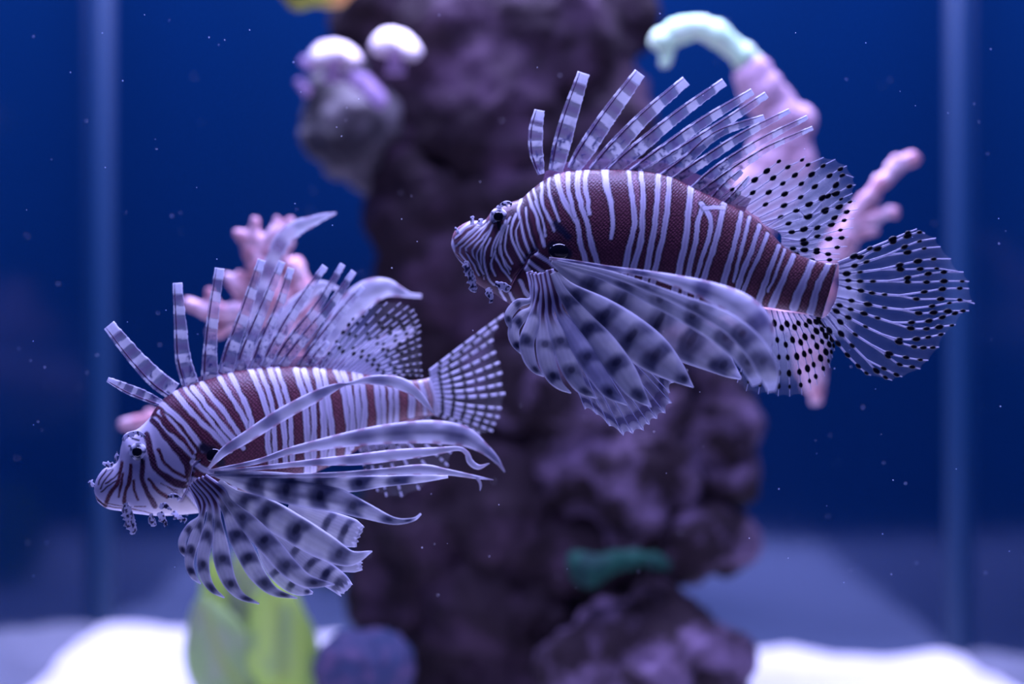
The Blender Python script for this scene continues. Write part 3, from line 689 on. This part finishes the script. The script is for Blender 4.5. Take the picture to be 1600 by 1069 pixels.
fan_fin('tail_fin', FA, tlA, lambda x, y, t, u: 1.5*np.sin((y-410)/30)+0*x, col_fan((0.70, 0.70, 0.82), 0.70, 0.024, 0.28), ray_r=1.6, spot=6.0, scallop=3.0)
ea = [(1304,548),(1301,559),(1297,575),(1289,588),(1277,602),(1267,610),(1253,617),(1234,620),(1216,619),(1200,616),(1185,616),(1166,611),(1152,598)]
anA = []
for i, (ex, ey) in enumerate(ea):
    f = i/(len(ea)-1); bx, by = 1272-100*f, 493-13*f
    anA.append([(bx+(ex-bx)*k+6*math.sin(math.pi*k), by+(ey-by)*k-5*math.sin(math.pi*k)*(1-f)) for k in (0, 0.16+0.05*(i % 2), 0.36+0.05*(i % 2), 0.56, 0.74, 0.89, 1.0)])
anA = [[(1266,492),(1282,504),(1288,522),(1298,536)]] + anA
fan_fin('anal_fin', FA, anA, lambda x, y, t, u: 0*x+1.5, col_fan((0.70, 0.70, 0.82), 0.36, 0.021, 0.9), ray_r=0.9, spot=5.5, scallop=3.0)

# pectoral fin: blades swept down and back on the near side
def pect(parent, name, pts, bands, **kw):
    o = {k: kw.pop(k) for k in ('tilt', 'cup', 'quill', 'serr', 'thick', 'jag', 'm') if k in kw}
    o.setdefault('quill', -0.85); o.setdefault('cup', 0.25); o.setdefault('m', 13)
    return blade(name, parent, pts, col_pect(bands, **kw), **o)
z3 = lambda *p: [(780+x/5.0, 440+y/5.0, w, d) for (x, y, w, d) in p]
BL = (0.64, 0.64, 0.70)
pect(FA, 'pectoral_ray', z3((235,-80,11,-23),(262,20,13,-26),(250,140,8,-28),(150,170,14,-30),(80,250,14,-32),(75,320,10,-33),(95,375,3,-33)), (0.25,0.6,0.85), base=BL, cover=0.85, flesh=0.38)
pect(FA, 'pectoral_ray', z3((262,-70,12,-24),(285,40,14,-27),(260,200,10,-29),(180,270,17,-31),(115,370,18,-33),(125,470,16,-34),(185,575,3,-34)), (0.28,0.6,0.88), base=BL, cover=0.85, flesh=0.36)
pect(FA, 'pectoral_ray', z3((292,-65,13,-25),(318,60,16,-29),(290,180,10,-30),(260,330,22,-33),(215,470,24,-35),(235,600,20,-36),(285,690,12,-36),(352,742,2,-36)), (0.35,0.62,0.9), base=BL, cover=0.85, flesh=0.36)
pect(FA, 'pectoral_ray', z3((325,-65,13,-26),(352,90,18,-30),(340,260,12,-31),(350,420,25,-34),(365,580,28,-37),(410,720,24,-38),(470,810,14,-38),(562,872,2,-38)), (0.22,0.55,0.8), base=BL, cover=0.85, flesh=0.40)
pect(FA, 'pectoral_ray', z3((358,-75,13,-27),(392,80,18,-31),(400,260,14,-32),(460,420,26,-36),(520,590,30,-39),(580,730,27,-41),(650,840,17,-41),(766,915,2,-41)), (0.22,0.50,0.72,0.90), base=BL, cover=0.85, flesh=0.38)
pect(FA, 'pectoral_ray', z3((392,-95,13,-28),(435,70,18,-32),(470,230,14,-33),(570,390,28,-37),(670,560,33,-41),(770,720,32,-43),(860,860,22,-44),(1002,966,2,-44)), (0.25,0.60,0.86), cover=0.82, flesh=0.30)
pect(FA, 'pectoral_ray', z3((420,-70,10,-30),(500,90,18,-34),(680,330,34,-38),(830,520,42,-42),(970,710,40,-45),(1070,860,28,-46),(1188,982,2,-46)), (0.18,0.40,0.66,0.90), base=BL, cover=0.80)
pect(FA, 'pectoral_ray', z3((440,-60,10,-30),(560,60,20,-34),(780,230,48,-37),(990,395,62,-40),(1200,560,60,-42),(1370,700,36,-43),(1518,828,2,-43)), (0.16,0.36,0.55,0.72,0.93), base=BL, cover=0.78)
pect(FA, 'pectoral_ray', [(862,408,8,-30),(915,438,44,-33),(985,478,72,-35),(1050,515,80,-37),(1100,545,66,-39),(1138,577,28,-41),(1158,592,4,-42)], (0.2,0.36,0.55,0.72,0.9), base=BL, cover=0.78)
pect(FA, 'pectoral_ray', [(870,410,6,-34),(950,432,18,-44),(1030,468,28,-54),(1090,498,36,-62),(1140,532,36,-68),(1170,568,30,-72),(1182,602,14,-74)], (0.3,0.45,0.6,0.76,0.9), base=BL, cover=0.75)
pect(FA, 'pectoral_ray', [(870,408,4,-36),(960,430,10,-48),(1060,468,18,-62),(1130,500,30,-74),(1175,538,36,-82),(1200,580,34,-86),(1206,612,12,-88)], (0.35,0.55,0.75,0.88), base=BL, cover=0.74)
blade('pectoral_ray', FA, [(858,404,5,-33),(900,410,6,-38),(957,420,8,-45),(1010,428,11,-52),(1060,440,20,-58),(1110,456,32,-64),(1155,478,44,-70),(1184,505,44,-75),(1196,530,28,-78),(1202,548,6,-80)],
      col_ribbon((0.10,0.17,0.25,0.36,0.62,0.88), 0.88, 0.8), m=13, quill=-0.8, cup=0.5)
# pelvic fin: serrated fan hanging below the belly
pv = [(900,608),(914,640),(932,648),(952,666),(974,681),(989,678),(1006,673),(1015,664),(1027,655),(1040,646),(1050,630),(1047,614),(1053,598)]
pvr = [[(870+3.5*i, 490+0.5*i), ((870+3.5*i)*0.5+ex*0.5-6+i, 0.5*(490+ey)+4-i*0.6), (ex, ey)] for i, (ex, ey) in enumerate(pv)]
def col_pelv(t, u, f, x, y):
    nz = vnoise(x/11, y/11, 9); rgb = np.tile([0.52, 0.52, 0.60], (len(t), 1))
    rgb = mix(rgb, (0.03, 0.04, 0.16), sstep(0.06, 0.02, np.abs(t-0.90))*0.85); rgb = mix(rgb, (0.06, 0.08, 0.28), sstep(0.07, 0.02, np.abs(t-0.62))*0.7)
    rgb = mix(rgb, (0.05, 0.06, 0.20), sstep(0.5, 0.75, nz)*0.5)
    rgb = mix(rgb, (0.9, 0.9, 1.0), sstep(0.955, 0.985, t)*sstep(0.3, 0.08, np.minimum(f, 1-f)))
    return rgb, np.full(len(t), 0.62)
pf = membrane('pelvic_fin', FA, pvr, lambda x, y, t, u: -14-8*t+0*x, col_pelv, n=40, per=8, scallop=6.0)
for r in pvr: tubes('fin_ray', pf, [([(p[0], p[1], -15.2-8*k/2, (1.3, 1.0, 0.6)[k]) for k, p in enumerate(r)], [], (0.62, 0.62, 0.80), INK)])
# skin tags on the head
cirrus(FA, 'chin_barbel', [(728,408,6,-8),(731,420,11,-9),(736,434,13,-9),(740,448,11,-9),(743,457,4,-9)], 3)
cirrus(FA, 'chin_barbel', [(764,449,5,-11),(765,458,10,-12),(767,466,8,-12),(769,473,2,-12)], 4)
cirrus(FA, 'cheek_flap', [(773,443,6,-16),(782,446,13,-17),(791,449,11,-17),(799,450,3,-17)], 5)
cirrus(FA, 'snout_flap', [(738,352,4,-5),(738,345,7,-5),(736,338,2,-5)], 6)
cirrus(FA, 'snout_flap', [(746,350,5,-6),(751,346,7,-6),(757,342,2,-6)], 7)
cirrus(FA, 'nostril_flap', [(718,366,3,-6),(714,360,6,-6),(711,355,3,-6)], 8)
cirrus(FA, 'brow_flap', [(776,330,6,-10),(783,321,8,-10),(793,317,7,-10),(800,320,3,-10)], 9)

# ================================================================== LIONFISH B (lower, ribbon fins)
FB = empty('lionfish', tuple(W(400, 800, 0)))
tag(FB, 'paler lionfish with long trailing ribbon-like pectoral rays, swimming above the green leafy coral', 'fish', 'lionfish in the tank')
stB = [(147,766,148,772,4),(150,750,153,785,9),(162,733,168,795,16),(183,722,190,799,24),(189,698,205,802,30),(196,678,222,804,36),(214,671,240,806,42),(232,655,262,806,48),
 (243,638,290,804,54),(262,618,320,800,58),(290,603,350,790,60),(325,592,385,779,60),(360,581,420,768,58),(400,575,455,755,54),(450,572,490,740,48),(500,574,525,723,42),
 (550,581,560,702,35),(595,590,598,672,28),(630,595,630,658,20),(655,594,658,651,14),(674,590,688,648,9)]
def baseB(x, y):
    rgb = np.tile(BRN*1.12, (len(x), 1)); cov = np.full(len(x), 0.9)
    nz = vnoise(x/30, y/30, 5); rgb = mix(rgb, DRK, 0.4*sstep(380, 260, x)*sstep(0.3, 0.8, nz))
    rgb = mix(rgb, (0.40, 0.15, 0.15), sstep(430, 640, x)*0.6)
    face = sstep(259, 251, x - 0.8*(np.minimum(y, 735)-675) + 0.4*np.maximum(y-735, 0)); rgb = mix(rgb, np.array([0.60, 0.56, 0.68]), face); cov = cov*(1-face)
    bel = sstep(745, 790, y)*sstep(215, 260, x); rgb = mix(rgb, (0.62, 0.55, 0.52), bel*0.9); cov = cov*(1-bel)
    rgb = mix(rgb, (0.60, 0.40, 0.42), sstep(640, 665, x)*0.8)
    return rgb, cov
z8b = lambda *p: zp(p, 220, 560, 5.0)
z5b = lambda *p: zp(p, 320, 580, 5.0)
zh = lambda *p: zp(p, 120, 640, 4.86)
strB = [(PNK,7,z8b((300,240),(420,360),(560,520),(690,690))),(PNK,6,z8b((450,220),(580,370),(690,540),(790,660))),(PNK,9,z8b((650,140),(760,310),(840,480))),
 (PNK,6,z8b((890,90),(980,300),(1020,480))),(PNK,7,z8b((1040,80),(1110,300),(1135,400))),(PNK,5,z5b((745,10),(790,130),(820,400),(830,690))),(PNK,5,z5b((900,10),(930,150),(965,400),(960,690))),
 (PNK,4,z5b((1055,10),(1095,110),(1130,330),(1140,480))),(PNK,4,z5b((1190,60),(1215,200),(1225,440))),
 (w_,(8,8),z8b((160,355),(230,415),(330,500),(420,620),(490,720))),(w_,6,z8b((140,420),(225,480),(300,570),(360,650),(420,730))),(w_,7,z8b((110,475),(180,560),(280,640),(340,700),(410,770))),
 (w_,8,z8b((255,245),(370,390),(480,510),(570,590),(700,725))),(w_,6,z8b((325,205),(400,300),(500,430),(600,560),(715,690))),
 (w_,8,z8b((405,225),(520,380),(610,490),(690,590),(800,700))),(w_,7,z8b((475,190),(560,310),(640,400),(720,520),(810,650))),
 (w_,7,z8b((605,125),(680,260),(750,370),(820,500),(855,575))),(w_,7,z8b((695,120),(760,240),(820,360),(860,480),(868,580))),
 (w_,8,z8b((845,65),(920,230),(970,360),(1000,500),(990,640),(1020,840))),(w_,7,z8b((920,65),(990,240),(1030,380),(1040,480),(1045,640),(1055,840))),
 (w_,8,z8b((1000,60),(1060,230),(1100,370),(1110,480),(1125,640),(1130,830))),(w_,7,z8b((1065,60),(1110,200),(1150,330),(1170,480),(1175,640),(1190,830))),
 (w_,(9,10),z5b((710,-10),(750,110),(780,230),(795,400),(805,560),(805,700),(800,800))),(w_,(8,9),z5b((775,-10),(815,120),(840,190),(855,380),(852,550),(850,700),(850,790))),
 (w_,(9,11),z5b((868,-10),(900,120),(920,250),(932,400),(935,500),(930,700))),(w_,(8,10),z5b((925,-5),(948,110),(972,300),(995,450),(1000,560),(985,720))),
 (w_,(8,9),z5b((1020,-5),(1060,80),(1090,190),(1108,330),(1130,480),(1120,620),(1100,700))),(w_,(8,8),z5b((1075,0),(1110,90),(1135,200),(1155,330),(1160,480),(1150,600))),
 (w_,(8,9),z5b((1165,10),(1185,110),(1200,280),(1210,470),(1200,560))),(w_,(8,9),z5b((1212,30),(1238,150),(1250,300),(1240,460),(1235,540))),
 (w_,8,z5b((1330,40),(1345,150),(1360,300),(1360,450))),(w_,7,z5b((1375,50),(1392,160),(1400,300),(1400,440))),(w_,7,z5b((1440,60),(1452,180),(1455,300),(1450,420))),(w_,7,z5b((1490,65),(1500,200),(1500,300),(1495,400))),
 (w_,10,z5b((1590,70),(1620,200),(1615,350))),(w_,7,z5b((1680,60),(1720,220),(1720,330))),(w_,8,z5b((1760,50),(1800,180),(1810,330))),
 # head bars
 (d_*1.5,(9,12),zh((575,85),(650,170),(760,310),(840,430),(858,520))),(d_*1.5,(9,12),zh((530,190),(560,330),(600,450),(680,515),(760,560),(835,575))),
 (b_,5.5,zh((640,20),(720,130),(800,220),(880,330))),(b_,5,zh((620,310),(660,400),(740,470),(820,510))),
 (d_*1.8,(7,9),zh((500,390),(495,520),(530,620),(595,735))),(b_,(5,7),zh((550,530),(620,620),(685,660))),(b_,5.5,zh((410,420),(400,540),(365,640),(360,710))),
 (b_,(5,6.5),zh((345,400),(310,560),(250,640),(215,730))),(b_,4,zh((352,490),(330,600),(318,665))),(b_,4,zh((430,540),(437,620),(465,685))),
 (d_,2.1,zh((275,460),(210,540),(180,600))),(d_,2.1,zh((225,455),(170,540),(165,570))),(d_,2.1,zh((300,540),(240,575),(185,625))),(d_,2.1,zh((320,480),(280,520),(220,560))),
 (b_,1.8,zh((135,675),(230,735),(400,752),(570,790))),(b_,1.4,zh((230,715),(330,730),(420,742))),(b_,1.6,zh((440,740),(520,735))),(b_,1.5,zh((640,560),(700,590),(760,610))),(b_,2,zh((690,590),(760,630))),
 (w_,9,zh((880,400),(1000,470),(1180,500))),(b_,(6,6),zh((880,490),(980,530),(1150,545),(1300,560))),(w_,8,zh((870,530),(1000,575),(1200,600))),(b_,(5,7),zh((880,565),(1000,600),(1100,630),(1200,690))),(w_,9,zh((860,570),(980,640),(1100,700),(1180,780))),
 (d_*1.8,(8,11),zh((845,590),(930,680),(1010,740),(1060,850))),(w_,8,zh((830,620),(920,720),(985,800))),
 (INK,3,zh((395,275),(440,290))),(INK,4,zh((490,365),(500,410))),(INK,3.5,zh((420,215),(470,235))),(DRK,1.8,[(145,769),(153,781),(166,791)]),
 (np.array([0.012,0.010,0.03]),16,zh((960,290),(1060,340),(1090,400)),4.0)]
axB = lambda t: -4 + 52*t**1.3
gillB = zh((940,380),(885,425),(860,520),(840,600),(790,690))
bodyB, ndB = body(FB, stB, painter(baseB, strB), axB, crease=[(gillB, 2.5, -3.0), ([(144,769),(153,781),(166,791)], 1.6, -3.0)], bumps=[(216,706,12,6),(255,760,24,4),(180,760,20,3),(186,716,6,-2)])
eye(FB, 216, 706, ndB(216, 706)+1.6, 14, 8.0)
tubes('gill_cover_edge', FB, [([(p[0], p[1], ndB(*p)-0.1, 1.3) for p in gillB], [], (0.62, 0.50, 0.66), INK)], M_RAY)
kp = W(334, 712, (ndB(334, 712)+1.0)/1000); mesh_obj('dark_knob', ICO3[0]*np.array([15, 7, 12])*K+kp, ICO3[1], M_BLACK, FB)  # glossy dark knob near the pectoral fin root
spB = [
 [(252,630,9,0),(232,621,14,0),(200,608,14,0),(168,593,7,0)],
 [(272,612,26,0),(244,592,26,0),(206,552,22,0),(170,508,17,0)],
 [(298,602,24,0),(286,560,22,0),(281,500,17,0),(277,442,13,0)],
 [(328,598,26,0),(328,550,20,0),(333,490,16,0),(343,419,13,0)],
 [(352,584,22,0),(362,545,20,0),(384,484,17,0),(409,406,11,0)],
 [(374,580,18,0),(388,540,18,0),(412,480,14,0),(441,409,10,0)],
 [(396,576,14,1),(414,530,15,1),(436,478,12,1),(455,419,10,1)],
 [(412,574,14,0),(436,528,15,0),(468,474,13,0),(508,416,9,0)],
 [(428,573,13,1),(456,530,14,1),(494,482,12,1),(536,413,8,1)],
 [(440,573,13,0),(474,530,14,0),(516,478,12,0),(553,424,8,0)],
 [(468,574,13,1),(494,540,13,1),(532,490,11,1),(567,448,8,1)],
 [(482,574,10,0),(498,552,10,0),(513,534,6,0)],
 [(498,576,9,0),(514,556,9,0),(530,538,5,0)]]
dB = lambda x: float(axB(np.clip((x-150)/540, 0, 1)))
dorsal_spines(FB, spB, 40, dB)
web = [(255,632),(285,606),(318,594),(350,582),(378,576),(410,572),(440,570),(470,570),(500,573),(530,577)]
tri = [[(x, y+12), (x+4+i*0.9, y-9-0.9*i)] for i, (x, y) in enumerate(web)]
membrane('dorsal_web', FB, tri, lambda x, y, t, u: axB(np.clip((x-150)/540, 0, 1))+1.0, lambda t, u, f, x, y: (np.tile([0.24, 0.13, 0.24], (len(t), 1)), 0.75-0.35*t), n=6)
z3b = lambda *p: zp(p, 340, 420, 5.0)
tips = [(1080,365),(1215,285),(1325,262),(1430,265),(1490,292),(1535,318),(1555,358),(1570,402),(1585,442),(1588,490),(1584,545),(1590,600),(1590,668),(1596,735),(1600,795),(1605,840)]
sdB = []
for i, (ex, ey) in enumerate(tips):
    f = i/(len(tips)-1); bx, by = 800+420*f**0.9, 770+90*f
    sdB.append(z3b(*[(bx+(ex-bx)*k, by+(ey-by)*k - 16*math.sin(math.pi*k)) for k in (0, 0.24+0.06*(i % 2), 0.46+0.05*(i % 2), 0.64+0.04*(i % 2), 0.80, 0.92, 1.0)]))
fan_fin('soft_dorsal_fin', FB, sdB, lambda x, y, t, u: axB(np.clip((x-150)/540, 0, 1))+0*t, col_fan((0.70, 0.70, 0.82), 0.36, 0.030, 0.55), ray_r=1.15, spot=3.4, scallop=2.5)
z4b = lambda *p: zp(p, 500, 480, 5.0)
te = [(1440,60),(1385,150),(1352,255),(1372,350),(1402,432),(1422,512),(1420,602),(1445,675),(1418,790),(1402,860),(1372,915),(1350,968),(1245,992)]
tlB = []
for i, (ex, ey) in enumerate(te):
    f = i/(len(te)-1); bx, by = 856+40*f, 500+330*f; bow = 34*math.sin(math.pi*f*0.9+0.3)-14
    tlB.append(z4b(*[(bx+(ex-bx)*k, by+(ey-by)*k + bow*math.sin(math.pi*k)) for k in (0, 0.14, 0.30, 0.47, 0.63, 0.78, 0.91, 1.0)]))
fan_fin('tail_fin', FB, tlB, lambda x, y, t, u: 46+14*t+0*x, col_fan((0.70, 0.70, 0.82), 0.45, 0.030, 0.22), ray_r=2.1, spot=2.6, thin=0.85, scallop=2.0)
eb = [(686,662),(690,690),(705,708),(700,728),(680,748),(655,765),(628,776),(604,776),(590,768),(575,752)]
anB = []
for i, (ex, ey) in enumerate(eb):
    f = i/(len(eb)-1); bx, by = 672-110*f, 650+48*f
    anB.append([(bx+(ex-bx)*k, by+(ey-by)*k) for k in (0, 0.2, 0.42, 0.6, 0.78, 0.9, 1.0)])
fan_fin('anal_fin', FB, anB, lambda x, y, t, u: axB(np.clip((x-150)/540, 0, 1))+1+0*t, col_fan((0.70, 0.70, 0.82), 0.4, 0.030, 0.3), ray_r=2.0, spot=2.6, thin=0.8, scallop=2.0)

z7b = lambda *p: [(270+x/5.0, 740+y/5.0, w, d) for (x, y, w, d) in p]
pect(FB, 'pectoral_ray', z7b((140,100,9,-22),(205,220,11,-25),(215,330,6,-28),(140,410,12,-30),(80,510,13,-32),(75,590,11,-33),(105,655,3,-33)), (0.35,0.62,0.9), base=BL, cover=0.85, flesh=0.40)
pect(FB, 'pectoral_ray', z7b((150,80,10,-23),(240,205,12,-27),(235,320,8,-29),(180,480,17,-31),(140,610,17,-33),(130,710,14,-34),(160,800,10,-34),(218,862,2,-34)), (0.3,0.42,0.66,0.85), base=BL, cover=0.85, flesh=0.32)
pect(FB, 'pectoral_ray', z7b((165,60,11,-24),(275,195,14,-28),(290,320,10,-30),(265,500,19,-33),(235,660,20,-35),(252,800,17,-36),(310,905,11,-36),(404,972,2,-36)), (0.32,0.45,0.68,0.87), base=BL, cover=0.85, flesh=0.26)
pect(FB, 'pectoral_ray', z7b((185,45,11,-25),(315,190,15,-30),(350,360,12,-31),(370,560,25,-34),(395,710,27,-36),(445,850,22,-37),(530,955,13,-37),(676,1018,2,-37)), (0.35,0.58,0.76,0.91), base=BL, cover=0.85, flesh=0.28)
pect(FB, 'pectoral_ray', z7b((215,35,11,-26),(350,165,16,-31),(420,300,14,-32),(500,480,28,-35),(590,660,30,-38),(670,800,26,-39),(790,920,15,-39),(974,975,2,-39)), (0.25,0.42,0.58,0.77,0.91), base=BL, cover=0.85, flesh=0.20)
pect(FB, 'pectoral_ray', z7b((245,25,11,-27),(380,140,16,-32),(440,230,14,-33),(600,400,30,-36),(760,570,33,-38),(900,730,31,-40),(1050,840,22,-41),(1264,868,2,-41)), (0.22,0.32,0.50,0.69,0.88), base=BL, cover=0.85, flesh=0.16)
pect(FB, 'pectoral_ray', z7b((360,60,10,-30),(480,170,20,-33),(720,300,44,-34),(960,440,46,-35),(1180,570,42,-36),(1380,660,26,-36),(1558,608,2,-36)), (0.18,0.32,0.52,0.8), base=BL, cover=0.84)
pect(FB, 'pectoral_ray', [(335,742,6,-32),(400,756,34,-34),(460,768,44,-36),(520,780,40,-38),(570,798,26,-40),(615,814,12,-41),(645,812,6,-41),(658,803,3,-41)], (0.2,0.34,0.5,0.66,0.84,0.93), base=BL, cover=0.8)
pect(FB, 'pectoral_ray', [(335,738,5,-32),(420,748,22,-34),(490,756,28,-36),(550,756,26,-37),(600,752,18,-38),(660,748,12,-38),(700,745,4,-38)], (0.3,0.45,0.62,0.78), base=BL, cover=0.8)
blade('pectoral_ray', FB, [(326,732,4,-30),(350,706,14,-34),(390,680,19,-38),(440,648,21,-42),(500,616,18,-46),(530,603,9,-48),(545,600,5,-49),(580,594,14,-50),(620,598,20,-51),(650,614,15,-52),(678,646,3,-53)], col_ribbon((0.12,0.30,0.52,0.60,0.74), 0.9, 0.6), m=13, cup=0.4, quill=-0.8)
blade('pectoral_ray', FB, [(326,736,4,-31),(400,722,8,-35),(450,706,12,-39),(500,695,18,-43),(560,684,26,-47),(620,677,33,-50),(680,675,37,-52),(725,682,32,-54),(755,700,18,-55),(775,718,10,-56),(789,738,2,-56)], col_ribbon((0.1,0.2,0.5,0.62,0.8,0.93), 0.9, 0.5), m=15, cup=0.5, quill=-0.8)
blade('pectoral_ray', FB, [(328,739,4,-31),(420,730,7,-34),(500,722,12,-37),(560,718,18,-39),(620,711,18,-41),(680,705,12,-43),(715,701,7,-44),(729,708,8,-44),(735,722,10,-44),(748,730,8,-44),(765,724,1,-44)], col_ribbon((0.1,0.18,0.36,0.5), 0.9, 0.5), m=11, cup=0.4, quill=-0.8)
blade('pectoral_ray', FB, [(328,742,4,-32),(420,744,7,-35),(520,742,8,-38),(600,737,11,-40),(660,734,17,-41),(700,738,10,-42),(740,745,6,-42),(771,750,1,-42)], col_ribbon((0.12,0.2,0.4,0.55), 0.9, 0.5), m=11, cup=0.4, quill=-0.8)
blade('pectoral_ray', FB, [(744,746,4,-42),(749,752,5,-42),(751,759,4,-42),(750,767,1,-42)], col_ribbon((), 0.9), m=7)
# pelvic fins with ragged ends
pect(FB, 'pelvic_fin', z7b((900,260,10,-18),(1100,340,34,-18),(1280,420,44,-18),(1400,470,46,-18),(1450,490,40,-18)), (0.55,0.8), base=BL, cover=0.75, serr=(5, 8), m=25, tip=True)
pect(FB, 'pelvic_fin', z7b((850,470,10,-20),(1050,580,26,-20),(1250,680,28,-20),(1400,720,22,-20),(1470,725,16,-20)), (0.3,0.5,0.75), base=BL, cover=0.72, serr=(3, 6), m=17)
pect(FB, 'pelvic_fin', z7b((800,460,12,-22),(950,600,34,-22),(1130,740,38,-22),(1280,840,34,-22),(1350,905,26,-22)), (0.3,0.52,0.72,0.9), base=BL, cover=0.7, serr=(4, 7), m=21)
pect(FB, 'pelvic_fin', z7b((680,580,10,-24),(760,700,24,-24),(860,820,26,-24),(980,900,22,-24),(1095,935,4,-24)), (0.4,0.68,0.93), base=BL, cover=0.66, m=13)
# far pectoral fin showing above the back
blade('far_pectoral_ray', FB, [(380,600,12,55),(390,545,20,62),(402,490,22,66),(414,440,23,68),(427,404,25,69),(443,374,27,70),(464,356,24,71),(488,346,17,72),(508,338,10,72),(525,333,3,72)], col_ribbon((0.22,0.42,0.55,0.68), 0.55, 0.8), m=13, cup=0.5, jag=3)
blade('far_pectoral_ray', FB, [(410,560,14,60),(430,512,24,68),(455,484,27,72),(480,462,22,75),(498,448,18,76),(514,447,11,76),(530,452,5,76)], col_ribbon((0.3,), 0.7, 0.4), m=11, cup=0.5)
blade('far_pectoral_ray', FB, [(480,580,18,60),(510,532,30,68),(532,500,36,72),(554,474,42,74),(578,456,40,75),(602,450,30,76),(622,455,18,76),(640,461,8,76),(659,463,7,76)], col_ribbon((0.3,0.85), 0.7, 0.4), m=13, cup=0.5)
blade('far_pectoral_ray', FB, [(520,572,10,58),(560,552,18,62),(600,535,20,64),(632,522,16,65),(648,514,5,65)], col_ribbon((), 0.7, 0.4), m=11, cup=0.5)
cirrus(FB, 'chin_barbel', [(196,786,8,-12),(199,800,16,-13),(203,816,17,-13),(207,827,14,-13),(209,835,3,-13)], 3)
cirrus(FB, 'chin_barbel', [(235,803,5,-14),(238,813,9,-15),(243,822,3,-15)], 4)
cirrus(FB, 'chin_barbel', [(250,800,8,-16),(254,811,10,-17),(261,821,3,-17)], 5)
cirrus(FB, 'chin_barbel', [(270,800,9,-18),(279,809,9,-24),(292,813,4,-26)], 6)
cirrus(FB, 'cheek_flap', [(250,788,5,-24),(258,791,9,-25),(268,797,4,-25)], 7)
cirrus(FB, 'cheek_flap', [(262,776,4,-25),(272,775,8,-26),(284,779,3,-26)], 8)
cirrus(FB, 'nostril_flap', [(150,762,3,-4),(145,757,7,-4),(139,752,4,-4)], 9)
cirrus(FB, 'snout_flap', [(176,729,4,-8),(170,726,9,-8),(160,724,4,-8)], 10)
cirrus(FB, 'snout_flap', [(182,722,3,-8),(181,714,6,-8),(184,706,2,-8)], 11)
cirrus(FB, 'brow_flap', [(193,690,4,-14),(197,682,7,-14),(208,677,6,-14),(221,678,6,-14),(227,683,2,-14)], 12)

# ------------------------------------------------------------------ green leafy coral, drifting specks
def col_leaf(g1, g2):
    def f(t, v, s, x, y):
        nz = vnoise(x/26, y/40, 6); rgb = mix(np.tile(g1, (len(t), 1)), g2, sstep(0.3, 0.8, nz)); 
        rgb = mix(rgb, (0.42, 0.55, 0.08), sstep(0.22, 0.02, np.abs(v))*0.7); rgb = mix(rgb, (0.62, 0.85, 0.25), sstep(0.8, 1.0, np.abs(v))*0.6)
        return rgb, np.full(len(t), 1.0)
    return f
LEAF = tag(empty('leafy_coral', tuple(W(410, 1092, 0.375))), 'blurred lime green broad-lobed leafy coral standing on the white sand', 'coral')
g1, g2 = (0.40, 0.56, 0.22), (0.62, 0.82, 0.18); gg = (0.44, 0.52, 0.30)
for pts, ca, cb in [
   ([(400,1092,110,375),(352,1040,120,363),(332,985,90,357),(320,948,44,355),(316,930,10,355)], g1, gg),
   ([(430,1092,110,375),(440,1050,124,360),(436,985,100,355),(428,930,66,353),(420,900,14,353)], g2, g1),
   ([(405,1092,70,385),(398,1020,92,385),(388,945,84,385),(380,890,52,385),(374,858,10,385)], gg, g2),
   ([(440,1092,70,387),(470,1060,64,383),(474,1010,50,381),(466,970,34,381),(458,948,8,381)], g1, g2),
   ([(370,1092,60,387),(345,1000,60,387),(336,930,48,387),(334,890,30,387),(332,866,6,387)], g2, gg)]:
    blade('lobe', LEAF, pts, col_leaf(np.array(ca), np.array(cb)), m=15, thick=5.0, cup=0.5, quill=0.0, quill_r=4.0)

def specks(n=260):
    V, F = [], []; b = 0; O = np.array([(1,0,0),(-1,0,0),(0,1,0),(0,-1,0),(0,0,1),(0,0,-1)], float)
    OF = [(0,2,4),(2,1,4),(1,3,4),(3,0,4),(2,0,5),(1,2,5),(3,1,5),(0,3,5)]
    for _ in range(n):
        y = random.choice((random.uniform(-0.16, 0.30), random.uniform(-0.06, 0.08)))
        p = W(random.uniform(20, 1580), random.uniform(15, 930), y); r = random.uniform(0.00018, 0.00042)
        V.append(O*r+p); F += [tuple(k+b for k in f) for f in OF]; b += 6
    o = mesh_obj('drifting_specks', np.vstack(V), F, mat_simple('speck', (0.8, 0.8, 0.9), 0.6))
    tag(o, 'tiny pale particles drifting in the tank water', 'particles', kind='stuff')
specks()
